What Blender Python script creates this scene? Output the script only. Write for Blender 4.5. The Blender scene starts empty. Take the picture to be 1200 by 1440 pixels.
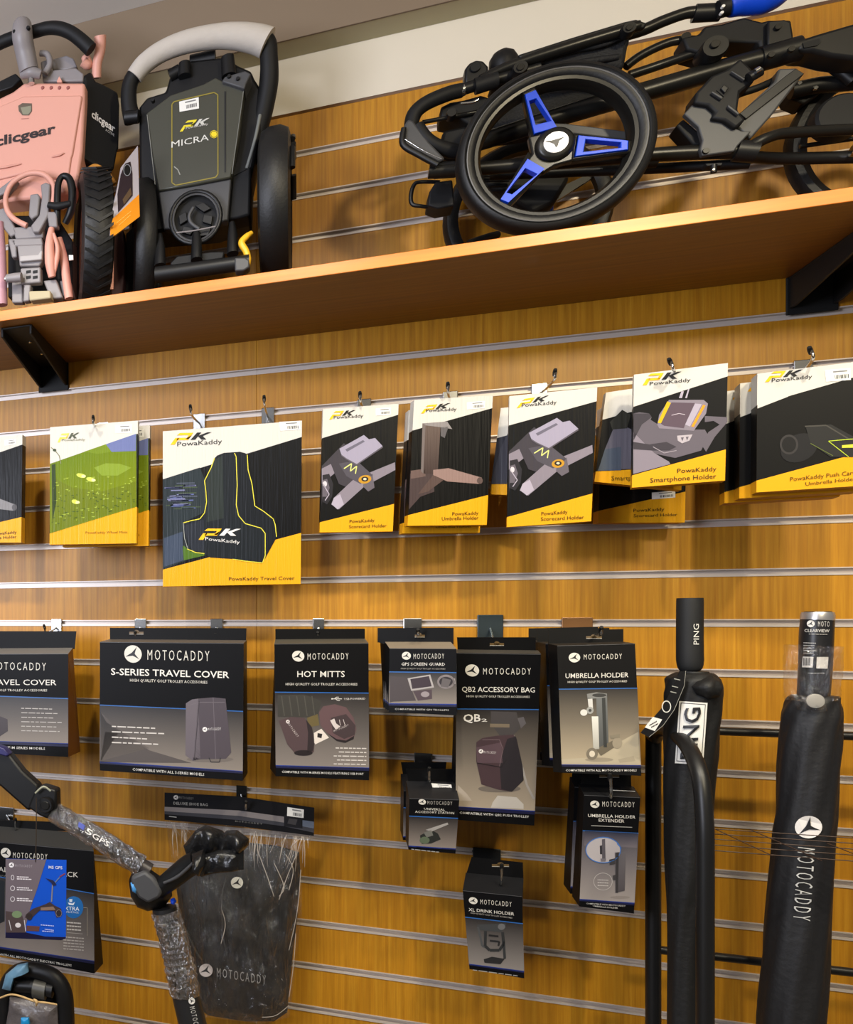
import bpy, bmesh, math, random
from mathutils import Vector, Matrix
R = math.radians
rnd = random.Random(7)
sc = bpy.context.scene
COL = sc.collection
# ---------------------------------------------------------------- camera
F, X0, HY, D, PSI = 1252.0, -109.0, 876.2, 2.267, R(23.3)
CAM = Vector((0, -D, 1.5))
cd = bpy.data.cameras.new('camera'); cam = bpy.data.objects.new('camera', cd); COL.objects.link(cam)
cam.location = CAM; cam.rotation_euler = (R(90), 0, PSI)
cd.sensor_fit = 'HORIZONTAL'; cd.sensor_width = 36; cd.lens = F / 1200 * 36
cd.shift_x = (600 - X0) / 1200; cd.shift_y = (HY - 720) / 1200
cd.clip_start = .05
sc.camera = cam
# ---------------------------------------------------------------- world, lights, exposure
w = bpy.data.worlds.new('world'); sc.world = w; w.use_nodes = True
bg = w.node_tree.nodes['Background']; bg.inputs[0].default_value = (1.0, .95, .86, 1); bg.inputs[1].default_value = .14
def lamp(name, loc, aim, watts, col, size, spread=120):
    l = bpy.data.lights.new(name, 'AREA'); l.shape = 'DISK'; l.size = size; l.energy = watts; l.color = col
    l.spread = R(spread)
    o = bpy.data.objects.new(name, l); COL.objects.link(o); o.location = loc
    o.rotation_euler = (Vector(aim) - Vector(loc)).to_track_quat('-Z', 'Y').to_euler(); return o
def spot(loc, aim, watts, col, ang=80, rad=.045):
    l = bpy.data.lights.new('track_spot', 'SPOT'); l.energy = watts; l.color = col; l.spot_size = R(ang); l.spot_blend = .8; l.shadow_soft_size = rad
    o = bpy.data.objects.new('track_spot', l); COL.objects.link(o); o.location = loc
    o.rotation_euler = (Vector(aim) - Vector(loc)).to_track_quat('-Z', 'Y').to_euler(); return o
WARM = (1.0, .90, .70); COOL = (.93, .97, 1.12)
for x, c, wt in ((-1.5, (1, .94, .85), 30), (-.75, (1, .94, .83), 54), (.0, (1, .93, .78), 62), (.7, (1, .92, .76), 66), (1.45, WARM, 66)):
    spot((x, -1.35, 2.80), (x * .95, 0, .92), wt, c)
lamp('cool_upper_fill', (-2.0, -3.3, 2.0), (-.4, 0, 2.95), 35, COOL, 1.3, 110)  # added soft fill that brightens the ceiling and upper wall, not a window
lamp('ceiling_light', (-.9, -2.9, 2.80), (-.5, 0, 2.2), 7, COOL, .3, 140)
lamp('ceiling_light', (1.1, -2.5, 2.80), (.9, 0, 2.3), 17, (1, .86, .58), .22, 140)
sc.view_settings.view_transform = 'Standard'; sc.view_settings.look = 'None'
sc.view_settings.exposure = 0; sc.view_settings.gamma = 1; sc.view_settings.use_curve_mapping = False
# ---------------------------------------------------------------- geometry helpers
FW = Vector((-math.sin(PSI), math.cos(PSI), 0)); RT = Vector((math.cos(PSI), math.sin(PSI), 0)); UP = Vector((0, 0, 1))
def ray(x, y): return FW * F + RT * (x - X0) + UP * (HY - y)
def P(x, y, d):
    r = ray(x, y); return CAM + r * ((D - d) / r.y)
def WX(x, d=0): return P(x, HY, d).x
class Pl:                                   # a real plane: through P(x,y,d), turned by yaw / pitch (degrees)
    def __init__(s, x, y, d, yaw=0, pitch=0):
        s.o = P(x, y, d); ya, pi = R(yaw), R(pitch)
        s.n = Vector((-math.sin(ya) * math.cos(pi), -math.cos(ya) * math.cos(pi), math.sin(pi)))
    def p(s, x, y, off=0):
        r = ray(x, y); t = (s.o - CAM).dot(s.n) / r.dot(s.n); return CAM + r * t + s.n * off
class Cyl:                                  # surface of a cylinder with axis a->b
    def __init__(s, a, b, rad): s.a, s.u, s.r = a, (b - a).normalized(), rad
    def p(s, x, y, off=0):
        r = ray(x, y).normalized(); w0 = CAM - s.a
        rp = r - s.u * r.dot(s.u); wp = w0 - s.u * w0.dot(s.u); R_ = s.r + off
        A, B, C_ = rp.dot(rp), 2 * rp.dot(wp), wp.dot(wp) - R_ * R_
        q = B * B - 4 * A * C_
        t = (-B - math.sqrt(q)) / (2 * A) if q > 0 else -B / (2 * A)
        return CAM + r * t
def lin(c):
    return tuple(((v / 255) / 12.92 if v / 255 <= .04045 else ((v / 255 + .055) / 1.055) ** 2.4) for v in c)
MATS = {}
def mat(name, rgb=(128, 128, 128), rough=.5, metal=0, coat=0, noise=0, nscale=40, bump=0, spec=.5, alpha=1, trans=0, ior=1.45):
    if name in MATS: return MATS[name]
    m = bpy.data.materials.new(name); m.use_nodes = True; nt = m.node_tree; b = nt.nodes['Principled BSDF']
    c = (*lin(rgb), 1); b.inputs['Base Color'].default_value = c; b.inputs['Roughness'].default_value = rough
    b.inputs['Metallic'].default_value = metal; b.inputs['Coat Weight'].default_value = coat
    b.inputs['Specular IOR Level'].default_value = spec; b.inputs['Alpha'].default_value = alpha
    b.inputs['Transmission Weight'].default_value = trans; b.inputs['IOR'].default_value = ior
    if noise or bump:
        tc = nt.nodes.new('ShaderNodeTexCoord'); n = nt.nodes.new('ShaderNodeTexNoise'); n.inputs['Scale'].default_value = nscale
        n.inputs['Detail'].default_value = 4; nt.links.new(tc.outputs['Object'], n.inputs['Vector'])
        if noise:
            mx = nt.nodes.new('ShaderNodeMix'); mx.data_type = 'RGBA'; nt.links.new(n.outputs[0], mx.inputs[0])
            mx.inputs[6].default_value = (*[v * (1 - noise) for v in c[:3]], 1); mx.inputs[7].default_value = (*[min(1, v * (1 + noise)) for v in c[:3]], 1)
            nt.links.new(mx.outputs[2], b.inputs['Base Color'])
        if bump:
            bp = nt.nodes.new('ShaderNodeBump'); bp.inputs['Strength'].default_value = bump; bp.inputs['Distance'].default_value = .003
            nt.links.new(n.outputs[0], bp.inputs['Height']); nt.links.new(bp.outputs[0], b.inputs['Normal'])
    MATS[name] = m; return m
def paint_mat(name, rough, coat=0, streak=0, spec=.5):   # printed colours come from the mesh's colour attribute
    m = bpy.data.materials.new(name); m.use_nodes = True; nt = m.node_tree; b = nt.nodes['Principled BSDF']
    a = nt.nodes.new('ShaderNodeAttribute'); a.attribute_name = 'Print'
    nt.links.new(a.outputs['Color'], b.inputs['Base Color'])
    b.inputs['Roughness'].default_value = rough; b.inputs['Coat Weight'].default_value = coat; b.inputs['Coat Roughness'].default_value = .12
    b.inputs['Specular IOR Level'].default_value = spec
    if streak:
        tc = nt.nodes.new('ShaderNodeTexCoord'); mp = nt.nodes.new('ShaderNodeMapping'); mp.inputs['Scale'].default_value = (230, 230, 9)
        n = nt.nodes.new('ShaderNodeTexNoise'); n.inputs['Scale'].default_value = 1; n.inputs['Detail'].default_value = 2
        bp = nt.nodes.new('ShaderNodeBump'); bp.inputs['Strength'].default_value = streak; bp.inputs['Distance'].default_value = .004
        nt.links.new(tc.outputs['Object'], mp.inputs[0]); nt.links.new(mp.outputs[0], n.inputs['Vector'])
        nt.links.new(n.outputs[0], bp.inputs['Height']); nt.links.new(bp.outputs[0], b.inputs['Normal'])
        if coat: nt.links.new(bp.outputs[0], b.inputs['Coat Normal'])
    MATS[name] = m; return m
def wood(name, c1, c2, c3, grain=(95, 95, 3.2), rough=.42, vertical=True):
    m = bpy.data.materials.new(name); m.use_nodes = True; nt = m.node_tree; b = nt.nodes['Principled BSDF']; N = nt.nodes.new; L = nt.links.new
    tc = N('ShaderNodeTexCoord'); mp = N('ShaderNodeMapping'); mp.inputs['Scale'].default_value = grain; L(tc.outputs['Object'], mp.inputs[0])
    n = N('ShaderNodeTexNoise'); n.inputs['Scale'].default_value = 1; n.inputs['Detail'].default_value = 5; n.inputs['Roughness'].default_value = .6; L(mp.outputs[0], n.inputs['Vector'])
    r = N('ShaderNodeValToRGB'); L(n.outputs[0], r.inputs[0]); e = r.color_ramp.elements
    e[0].position = .28; e[0].color = (*lin(c1), 1); e[1].position = .72; e[1].color = (*lin(c3), 1)
    x = e.new(.5); x.color = (*lin(c2), 1)
    # broad cathedral figure
    mp2 = N('ShaderNodeMapping'); mp2.inputs['Scale'].default_value = tuple(g * .075 for g in grain); L(tc.outputs['Object'], mp2.inputs[0])
    n2 = N('ShaderNodeTexNoise'); n2.inputs['Scale'].default_value = 1; n2.inputs['Detail'].default_value = 1; L(mp2.outputs[0], n2.inputs['Vector'])
    mt = N('ShaderNodeMath'); mt.operation = 'MULTIPLY'; mt.inputs[1].default_value = 14; L(n2.outputs[0], mt.inputs[0])
    fr = N('ShaderNodeMath'); fr.operation = 'PINGPONG'; fr.inputs[1].default_value = .5; L(mt.outputs[0], fr.inputs[0])
    mr = N('ShaderNodeMapRange'); mr.inputs[1].default_value = 0; mr.inputs[2].default_value = .5; mr.inputs[3].default_value = .92; mr.inputs[4].default_value = 1.04; L(fr.outputs[0], mr.inputs[0])
    mx = N('ShaderNodeMix'); mx.data_type = 'RGBA'; mx.blend_type = 'MULTIPLY'; mx.inputs[0].default_value = 1
    L(r.outputs[0], mx.inputs[6]); L(mr.outputs[0], mx.inputs[7]); L(mx.outputs[2], b.inputs['Base Color'])
    b.inputs['Roughness'].default_value = rough
    bp = N('ShaderNodeBump'); bp.inputs['Strength'].default_value = .08; bp.inputs['Distance'].default_value = .002; L(n.outputs[0], bp.inputs['Height']); L(bp.outputs[0], b.inputs['Normal'])
    MATS[name] = m; return m
class MB:
    def __init__(s): s.v, s.f, s.m, s.c, s.mats = [], [], [], [], []
    def mi(s, m):
        if m not in s.mats: s.mats.append(m)
        return s.mats.index(m)
    def face(s, pts, m, col=None):
        n = len(s.v); s.v += [Vector(p) for p in pts]; s.f.append(tuple(range(n, n + len(pts)))); s.m.append(s.mi(m)); s.c.append(col)
    def idx(s, vs, fs, m, col=None):
        n = len(s.v); s.v += [Vector(p) for p in vs]; k = s.mi(m)
        for f in fs: s.f.append(tuple(n + i for i in f)); s.m.append(k); s.c.append(col)
        return s
    def hexa(s, a, b, m, col=None):         # a: 4 front pts, b: 4 back pts, same order
        return s.prism_pts(a, b, m, col)
    def prism_pts(s, a, b, m, col=None):
        n = len(a); fs = [tuple(range(n)), tuple(range(2 * n - 1, n - 1, -1))] + [(i, i + n, (i + 1) % n + n, (i + 1) % n) for i in range(n)]
        return s.idx(list(a) + list(b), fs, m, col)
    def prism(s, pts, vec, m, col=None):
        vec = Vector(vec); return s.prism_pts(pts, [Vector(p) + vec for p in pts], m, col)
    def box(s, x0, x1, y0, y1, z0, z1, m, col=None):
        return s.prism([(x0, y0, z0), (x1, y0, z0), (x1, y0, z1), (x0, y0, z1)], (0, y1 - y0, 0), m, col)
    def tube(s, path, rad, m, seg=12, smooth=True, col=None, cap=True, flat=1.0, closed=False, sub=5):
        pts = [Vector(p) for p in path]
        rads = list(rad) if isinstance(rad, (list, tuple)) else [rad] * len(pts)
        if smooth and (len(pts) > 2): pts, rads = catmull(pts, rads, sub, closed)
        n = len(pts); rings = []; up = None
        for i, p in enumerate(pts):
            if closed: t = pts[(i + 1) % n] - pts[i - 1]
            else: t = pts[min(i + 1, n - 1)] - pts[max(i - 1, 0)]
            t.normalize()
            if up is None: up = Vector((0, 0, 1)) if abs(t.z) < .9 else Vector((1, 0, 0))
            a = t.cross(up).normalized(); b = a.cross(t).normalized(); up = b
            rings.append([p + (a * math.cos(2 * math.pi * k / seg) + b * flat * math.sin(2 * math.pi * k / seg)) * rads[i] for k in range(seg)])
        vs = [v for r_ in rings for v in r_]; fs = []
        for i in range(n if closed else n - 1):
            j = (i + 1) % n
            for k in range(seg): fs.append((i * seg + k, i * seg + (k + 1) % seg, j * seg + (k + 1) % seg, j * seg + k))
        if cap and not closed: fs += [tuple(range(seg))[::-1], tuple((n - 1) * seg + k for k in range(seg))]
        return s.idx(vs, fs, m, col)
    def cyl(s, a, b, r, m, seg=20, r2=None): return s.tube([a, b], [r, r if r2 is None else r2], m, seg, False)
    def lathe(s, c, axis, prof, m, seg=40, xdir=None):    # prof: (radius, offset along axis); open or closed by caller
        ax = Vector(axis).normalized(); u = (Vector(xdir) if xdir else (UP if abs(ax.z) < .9 else Vector((1, 0, 0)))); u = (u - ax * u.dot(ax)).normalized(); v = ax.cross(u)
        vs = [Vector(c) + ax * o + (u * math.cos(2 * math.pi * k / seg) + v * math.sin(2 * math.pi * k / seg)) * r for r, o in prof for k in range(seg)]
        fs = [(i * seg + k, i * seg + (k + 1) % seg, (i + 1) * seg + (k + 1) % seg, (i + 1) * seg + k) for i in range(len(prof) - 1) for k in range(seg)]
        return s.idx(vs, fs, m)
    def build(s, name, parent=None, smooth=None, bevel=0, seg=2):
        me = bpy.data.meshes.new(name); org = parent_world(parent)
        me.from_pydata([tuple(v - org) for v in s.v], [], s.f)
        for m in s.mats: me.materials.append(m)
        me.polygons.foreach_set('material_index', s.m)
        if any(c is not None for c in s.c):
            at = me.color_attributes.new('Print', 'FLOAT_COLOR', 'CORNER'); data = []
            for f, c in zip(s.f, s.c):
                if c is None: c = (128, 128, 128)
                if isinstance(c[0], (tuple, list)):
                    for q in c: data += [*lin(q), 1]
                else: data += [*lin(c), 1] * len(f)
            at.data.foreach_set('color', data)
        o = bpy.data.objects.new(name, me); COL.objects.link(o)
        if smooth is not None:
            me.polygons.foreach_set('use_smooth', [True] * len(me.polygons)); me.set_sharp_from_angle(angle=R(smooth))
        if bevel:
            bm = bmesh.new(); bm.from_mesh(me); bmesh.ops.remove_doubles(bm, verts=bm.verts, dist=1e-6); bm.to_mesh(me); bm.free()
            b = o.modifiers.new('bevel', 'BEVEL'); b.width = bevel; b.segments = seg; b.limit_method = 'ANGLE'; b.angle_limit = R(35)
        if parent is not None: o.parent = parent
        else: o.location = (0, 0, 0)
        return o
def parent_world(p):
    v = Vector((0, 0, 0))
    while p is not None: v += Vector(p.location); p = p.parent
    return v
def catmull(pts, rads, sub, closed=False):
    n = len(pts); op, orr = [], []
    for i in range(n if closed else n - 1):
        g = (lambda k: k % n) if closed else (lambda k: max(0, min(n - 1, k)))
        p0, p1, p2, p3 = (pts[g(i + j)] for j in (-1, 0, 1, 2)); r1, r2 = rads[i], rads[g(i + 1)]
        for q in range(sub):
            t = q / sub
            op.append(.5 * ((2 * p1) + (p2 - p0) * t + (2 * p0 - 5 * p1 + 4 * p2 - p3) * t * t + (3 * p1 - p0 - 3 * p2 + p3) * t ** 3)); orr.append(r1 + (r2 - r1) * t)
    if not closed: op.append(pts[-1]); orr.append(rads[-1])
    return op, orr
def tag(o, label=None, cat=None, group=None, kind=None):
    for k, v in (('label', label), ('category', cat), ('group', group), ('kind', kind)):
        if v: o[k] = v
    return o
def thing(name, loc, label=None, cat=None, group=None, kind=None):
    o = bpy.data.objects.new(name, None); COL.objects.link(o); o.location = loc; o.empty_display_size = .05
    return tag(o, label, cat, group, kind)
def lab(o, t): o['label'] = t; return o
def crop(ox, oy, s): return lambda *p: [(ox + x / s, oy + y / s) for x, y in p]
# ---------------------------------------------------------------- materials
M_BOARD = wood('oak_veneer_slatwall', (158, 103, 12), (177, 121, 19), (194, 139, 32), grain=(140, 140, 4))
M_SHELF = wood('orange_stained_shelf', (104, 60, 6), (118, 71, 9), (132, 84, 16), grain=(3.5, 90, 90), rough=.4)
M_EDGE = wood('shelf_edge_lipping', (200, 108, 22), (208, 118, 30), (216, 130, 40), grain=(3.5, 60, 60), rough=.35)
M_ALU = mat('aluminium_insert', (208, 197, 188), .4, .35)
M_PAINT = mat('cream_wall_paint', (214, 206, 190), .8, noise=.03, nscale=6)
M_CEIL = mat('white_ceiling_paint', (232, 228, 220), .85, noise=.02, nscale=5)
M_SOFF = mat('taupe_soffit_paint', (122, 106, 88), .8, noise=.05, nscale=5)
M_GREEN = mat('sage_cornice_paint', (178, 170, 138), .8)
M_FLOOR = mat('floor_carpet', (150, 138, 122), .95, noise=.25, nscale=300)
BLK = mat('black_plastic', (17, 17, 18), .42, spec=.4, noise=.12, nscale=120)
BLKM = mat('matte_black_plastic', (17, 17, 18), .6, spec=.35)
GUN = mat('dark_grey_painted_tube', (28, 27, 25), .32, .3)
RUB = mat('black_rubber', (14, 14, 15), .5, bump=.15, nscale=200)
CHR = mat('polished_steel', (200, 200, 200), .18, 1)
BLUE = mat('glossy_blue_plastic', (6, 66, 200), .45)
PINK = mat('salmon_pink_plastic', (216, 156, 138), .5)
GREY = mat('mid_grey_plastic', (132, 126, 126), .45)
WHITE = mat('white_plastic', (225, 222, 214), .5)
YEL = mat('yellow_plastic', (232, 176, 40), .4)
CARD = paint_mat('printed_glossy_card', .45, coat=.0, spec=.14)
CARDS = paint_mat('printed_card_in_shrink_wrap', .42, coat=.05, streak=.25, spec=.12)
INK = paint_mat('printed_ink', .4)
FAB = mat('black_nylon_fabric', (20, 20, 22), .7, bump=.5, nscale=260)
# ---------------------------------------------------------------- room shell
ZT = 2.70
xj = WX(361)
cols = [(-1.75, xj - 1.0), (xj - .9995, xj - .0008), (xj + .0008, 1.85)]
cols = [(-2.1, xj - 1.2208), (xj - 1.2192, xj - .0002), (xj + .0002, xj + 1.2192), (xj + 1.2208, 2.1)]
wall = thing('wall_back', (0, 0, 0), kind='structure', label='oak slatwall panelling with aluminium groove inserts')
mb = MB(); mb.box(-2.1, 2.1, .012, .03, 0, ZT, M_BOARD); mb.build('backing_panel', wall)
GZ = .0068
for k in range(-14, 13):
    z0 = 1.5 + .1 * k + GZ - .0005; z1 = 1.5 + .1 * (k + 1) - GZ + .0005
    if k == 12 or z1 > ZT: z1 = ZT
    if z0 >= ZT: continue
    if k == -14: z0 = .06
    for a, b in cols:
        mb = MB(); mb.box(a, b, 0, .0125, z0, z1, M_BOARD); mb.build('slat_board', wall, bevel=.0006, seg=1)
for k in range(-13, 13):
    z = 1.5 + .1 * k
    if z > ZT - .03: continue
    for a, b in cols:
        mb = MB(); g = GZ
        prof = [(-.0015, g + .001), (-.0015, g - .0012), (.0095, g - .0012), (.0095, -g + .0036), (-.0018, -g + .0036), (-.0018, -g - .0006), (.0115, -g - .0006), (.0115, g + .001)]
        mb.prism([(a, y, z + q) for y, q in prof], (b - a, 0, 0), M_ALU); mb.build('rail_insert', wall)
mb = MB(); mb.box(-2.1, 2.1, 0, .03, ZT + .0005, 2.83, M_PAINT); tag(mb.build('wall_upper'), 'cream painted wall strip above the slatwall', kind='structure')
mb = MB(); mb.box(-2.1, 2.1, -.0695, 0, 2.83, 2.86, M_GREEN); tag(mb.build('trim_1'), 'narrow sage green cornice strip', kind='structure')
mb = MB(); mb.box(-2.1, 2.1, -.075, -.07, 2.829, 2.995, M_SOFF); tag(mb.build('trim_2'), 'taupe fascia board of the box cornice', kind='structure')
mb = MB(); mb.box(-2.1, 2.1, -4.2, .03, 2.9955, 3.03, M_CEIL); tag(mb.build('ceiling'), kind='structure')
mb = MB(); mb.box(-2.1, 2.1, -4.2, .03, -.02, 0, M_FLOOR); tag(mb.build('floor'), kind='structure')
# ---------------------------------------------------------------- the long shelf
ZS, SD = 2.174, .374
shelf = thing('wall_shelf', (0, 0, ZS), 'long orange wooden shelf on black metal brackets carrying the folded trolleys', 'shelf')
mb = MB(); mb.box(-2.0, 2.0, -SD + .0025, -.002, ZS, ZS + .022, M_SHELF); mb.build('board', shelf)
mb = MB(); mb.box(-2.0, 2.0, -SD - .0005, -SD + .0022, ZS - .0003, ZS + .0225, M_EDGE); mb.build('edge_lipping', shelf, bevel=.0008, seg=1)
def bracket(xa, xb, za):
    xm = (xa + xb) / 2; b = MB()
    b.box(xa, xb, -.006, -.002, za, ZS - .0005, BLKM)                      # wall plate
    b.build('bracket_plate', shelf, bevel=.0015); b = MB()
    for x in (xa + .004, xb - .009):                                        # two cheeks of the folded arm
        b.prism([(x, -.006, za + .012), (x, -.006, ZS - .001), (x, -SD + .045, ZS - .001), (x, -SD + .045, ZS - .022), (x, -.03, za + .012)], (.005, 0, 0), BLKM)
    b.box(xa + .004, xb - .004, -SD + .045, -.006, ZS - .005, ZS - .001, BLKM)
    b.build('bracket_arm', shelf, bevel=.001, seg=1)
    for y in (-.12, -.22):
        b = MB(); b.lathe((xm, y, ZS - .0052), (0, 0, -1), [(.0001, .003), (.004, .002), (.005, 0)], CHR, 10); b.build('screw', shelf)
bracket(WX(55), WX(97), P(75, 551, 0).z)
bracket(WX(1104), WX(1178), P(1140, 441, 0).z)
# ---------------------------------------------------------------- print / lettering helpers
GLY = {}
def glyphs(s, bold=0, shear=0, res=2):
    key = (s, bold, shear, res)
    if key in GLY: return GLY[key]
    cu = bpy.data.curves.new('t', 'FONT'); cu.body = s; cu.size = 1; cu.resolution_u = res; cu.offset = bold; cu.shear = shear
    cu.fill_mode = 'FRONT'
    if s in ('MOTOCADDY', 'MOTO'): cu.space_character = 1.45
    o = bpy.data.objects.new('t', cu); me = bpy.data.meshes.new_from_object(o)
    vs = [(v.co.x, v.co.y) for v in me.vertices]; fs = [tuple(p.vertices) for p in me.polygons]
    bpy.data.objects.remove(o); bpy.data.curves.remove(cu); bpy.data.meshes.remove(me)
    x0 = min(v[0] for v in vs); x1 = max(v[0] for v in vs)
    GLY[key] = ([((x - x0) / (x1 - x0), y / .73) for x, y in vs], fs); return GLY[key]
def mixc(a, b, t): return tuple(a[i] + (b[i] - a[i]) * t for i in range(3))
class Art:                                   # flat print lying on a surface of a thing
    def __init__(s, surf, base=.0004, m=None): s.s, s.b, s.mb, s.m, s.sh = surf, base, MB(), m or INK, None
    def q(s, x, y, l): return s.s.p(x, y, s.b + l * .00016)
    def poly(s, pts, c, l=1):
        s.mb.face([s.q(x, y, l) for x, y in pts], s.m, c); return s
    def grad(s, pts4, ct, cb, l=1, n=1):     # TL TR BR BL
        s.mb.face([s.q(x, y, l) for x, y in pts4], s.m, [ct, ct, cb, cb]); return s
    def line(s, pts, w_, c, l=2):
        for (x0, y0), (x1, y1) in zip(pts, pts[1:]):
            d = math.hypot(x1 - x0, y1 - y0) or 1; nx, ny = -(y1 - y0) / d * w_ / 2, (x1 - x0) / d * w_ / 2
            s.poly([(x0 + nx, y0 + ny), (x1 + nx, y1 + ny), (x1 - nx, y1 - ny), (x0 - nx, y0 - ny)], c, l)
        return s
    def ell(s, cx, cy, rx, ry, c, l=2, k=0, n=24, a0=0, a1=360):
        pts = [(cx + rx * math.cos(R(a0 + (a1 - a0) * i / n)), cy + ry * math.sin(R(a0 + (a1 - a0) * i / n)) + k * rx * math.cos(R(a0 + (a1 - a0) * i / n))) for i in range(n if a1 - a0 == 360 else n + 1)]
        return s.poly(pts, c, l)
    def ring(s, cx, cy, rx, ry, w_, c, l=3, n=28):
        pts = [(cx + rx * math.cos(2 * math.pi * i / n), cy + ry * math.sin(2 * math.pi * i / n)) for i in range(n + 1)]; return s.line(pts, w_, c, l)
    def text(s, t, a, b, h, c, l=4, bold=0, shear=0, res=2, up=None):
        bold = -.006 if t in ('MOTOCADDY', 'MOTO') else (bold * .2 if h < 9 else bold)
        gv, gf = glyphs(t, bold, shear, res); ux, uy = up if up else (0, -1); ex, ey = b[0] - a[0], b[1] - a[1]
        s.mb.idx([s.q(a[0] + ex * u + ux * h * v, a[1] + ey * u + uy * h * v, l) for u, v in gv], gf, s.m, c); return s
    def logo(s, cx, cy, rx, ry, c=(222, 220, 214), bk=(22, 22, 24), k=0, rot=0, l=3):
        s.ell(cx, cy, rx, ry, c, l, k)
        tips = [(a + rot) for a in (-62, 38, 158)]; pts = []
        for i, a in enumerate(tips):
            b_ = tips[(i + 1) % 3]; b_ = b_ + 360 if b_ < a else b_
            for t, rr in ((0, .93), (.25, .42), (.5, .2), (.75, .42)):
                an = R(a + (b_ - a) * (t if t in (0, .5) else (.12 if t < .5 else .88)))
                pts.append((cx + rx * rr * math.cos(an), cy + ry * rr * math.sin(an) + k * rx * rr * math.cos(an)))
        s.poly(pts, bk, l + 1); return s
    def pk(s, tl, tr, bl, yc=(240, 178, 30), kc=(34, 34, 36), l=3):     # the PK emblem, affine box
        def m_(u, v): return (tl[0] + (tr[0] - tl[0]) * u + (bl[0] - tl[0]) * v, tl[1] + (tr[1] - tl[1]) * u + (bl[1] - tl[1]) * v)
        for p in ([(.13, 0), (.50, 0), (.48, .2), (.07, .2)], [(.40, .2), (.485, .2), (.44, .55), (.36, .55)], [(.13, .42), (.36, .42), (.36, .62), (.11, .62)], [(.06, .42), (.17, .42), (.12, 1), (0, 1)], [(.44, .3), (.48, .2), (.44, .62), (.36, .62), (.36, .5)]):
            s.poly([m_(*q) for q in p], yc, l)
        for p in ([(.60, 0), (.72, 0), (.63, .62), (.50, .62)], [(.66, .30), (.88, 0), (1.0, 0), (.80, .32), (.94, .62), (.80, .62)]):
            s.poly([m_(*q) for q in p], kc, l + 1)
        return s
    def bars(s, rows, h, c, l=4, seed=1):    # lines of print too small to read: rows of word-long dashes
        r_ = random.Random(seed)
        for (xa, ya), (xb, yb) in rows:
            t = 0
            while t < .97:
                e = min(1, t + r_.uniform(.08, .22)); f = lambda q: (xa + (xb - xa) * q, ya + (yb - ya) * q)
                (x0, y0), (x1, y1) = f(t), f(e); s.poly([(x0, y0 - h / 2), (x1, y1 - h / 2), (x1, y1 + h / 2), (x0, y0 + h / 2)], c, l); t = e + .03
        return s
    def sticker(s, q4, l=3, seed=3):
        s.poly(q4, (228, 226, 220), l); r_ = random.Random(seed)
        (ax, ay), (bx, by), (cx, cy), (dx, dy) = q4
        f = lambda u, v: (ax + (bx - ax) * u + (dx - ax) * v, ay + (by - ay) * u + (dy - ay) * v)
        u = .35
        while u < .9:
            w_ = r_.uniform(.015, .04); s.poly([f(u, .5), f(u + w_, .5), f(u + w_, .85), f(u, .85)], (40, 40, 42), l + 1); u += w_ + r_.uniform(.015, .03)
        s.poly([f(.3, .15), f(.85, .15), f(.85, .28), f(.3, .28)], (120, 120, 120), l + 1); return s
    def build(s, name, parent, label=None):
        o = s.mb.build(name, parent)
        if label: lab(o, label)
        return o
BK = (11, 11, 13); WH = (196, 192, 184); LG = (206, 202, 196); NB = (30, 66, 128); YW = (216, 154, 22)
def lerp2(a, b, t): return (a[0] + (b[0] - a[0]) * t, a[1] + (b[1] - a[1]) * t)
def base_loc(pl, quad, dz=0):
    p = [pl.p(*q) for q in quad]; c = sum(p, Vector()) / 4; c.z = min(q.z for q in p) - dz; return c
# hooks -------------------------------------------------------------------------------------------------
def hook(label, px, k, tip, d, pw=.014, ph=.036, plate=CHR, group='slatwall display hooks', droop=0, tipcol=BLKM):
    x = WX(px); z = 1.5 + .1 * k
    t = thing('display_hook', (x, -.004, z), label, 'hook', group)
    mb = MB(); mb.box(x - pw, x + pw, -.0065, -.0035, z - ph * .75, z + ph * .3, plate); mb.box(x - pw, x + pw, -.0035, .006, z - .002, z + .002, plate)
    mb.build('back_plate', t, bevel=.0012)
    e = P(tip[0], tip[1], d); s0 = Vector((x, -.006, z - .012)); mid = Vector((e.x * .9 + x * .1, -(d - .018), min(s0.z - droop, e.z - .014)))
    mb = MB(); mb.tube([s0, s0.lerp(mid, .5) + Vector((0, 0, -.002)), mid, mid.lerp(e, .55) + Vector((0, -.004, 0)), e], .0024, CHR, 8, sub=4); mb.build('prong', t, 60)
    mb = MB(); dv = (e - mid).normalized(); mb.tube([e - dv * .012, e - dv * .004, e + dv * .003], [.0034, .0038, .003], tipcol, 10, False); lab(mb.build('prong_tip', t, 60), 'black rubber tip')
    return t
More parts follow.
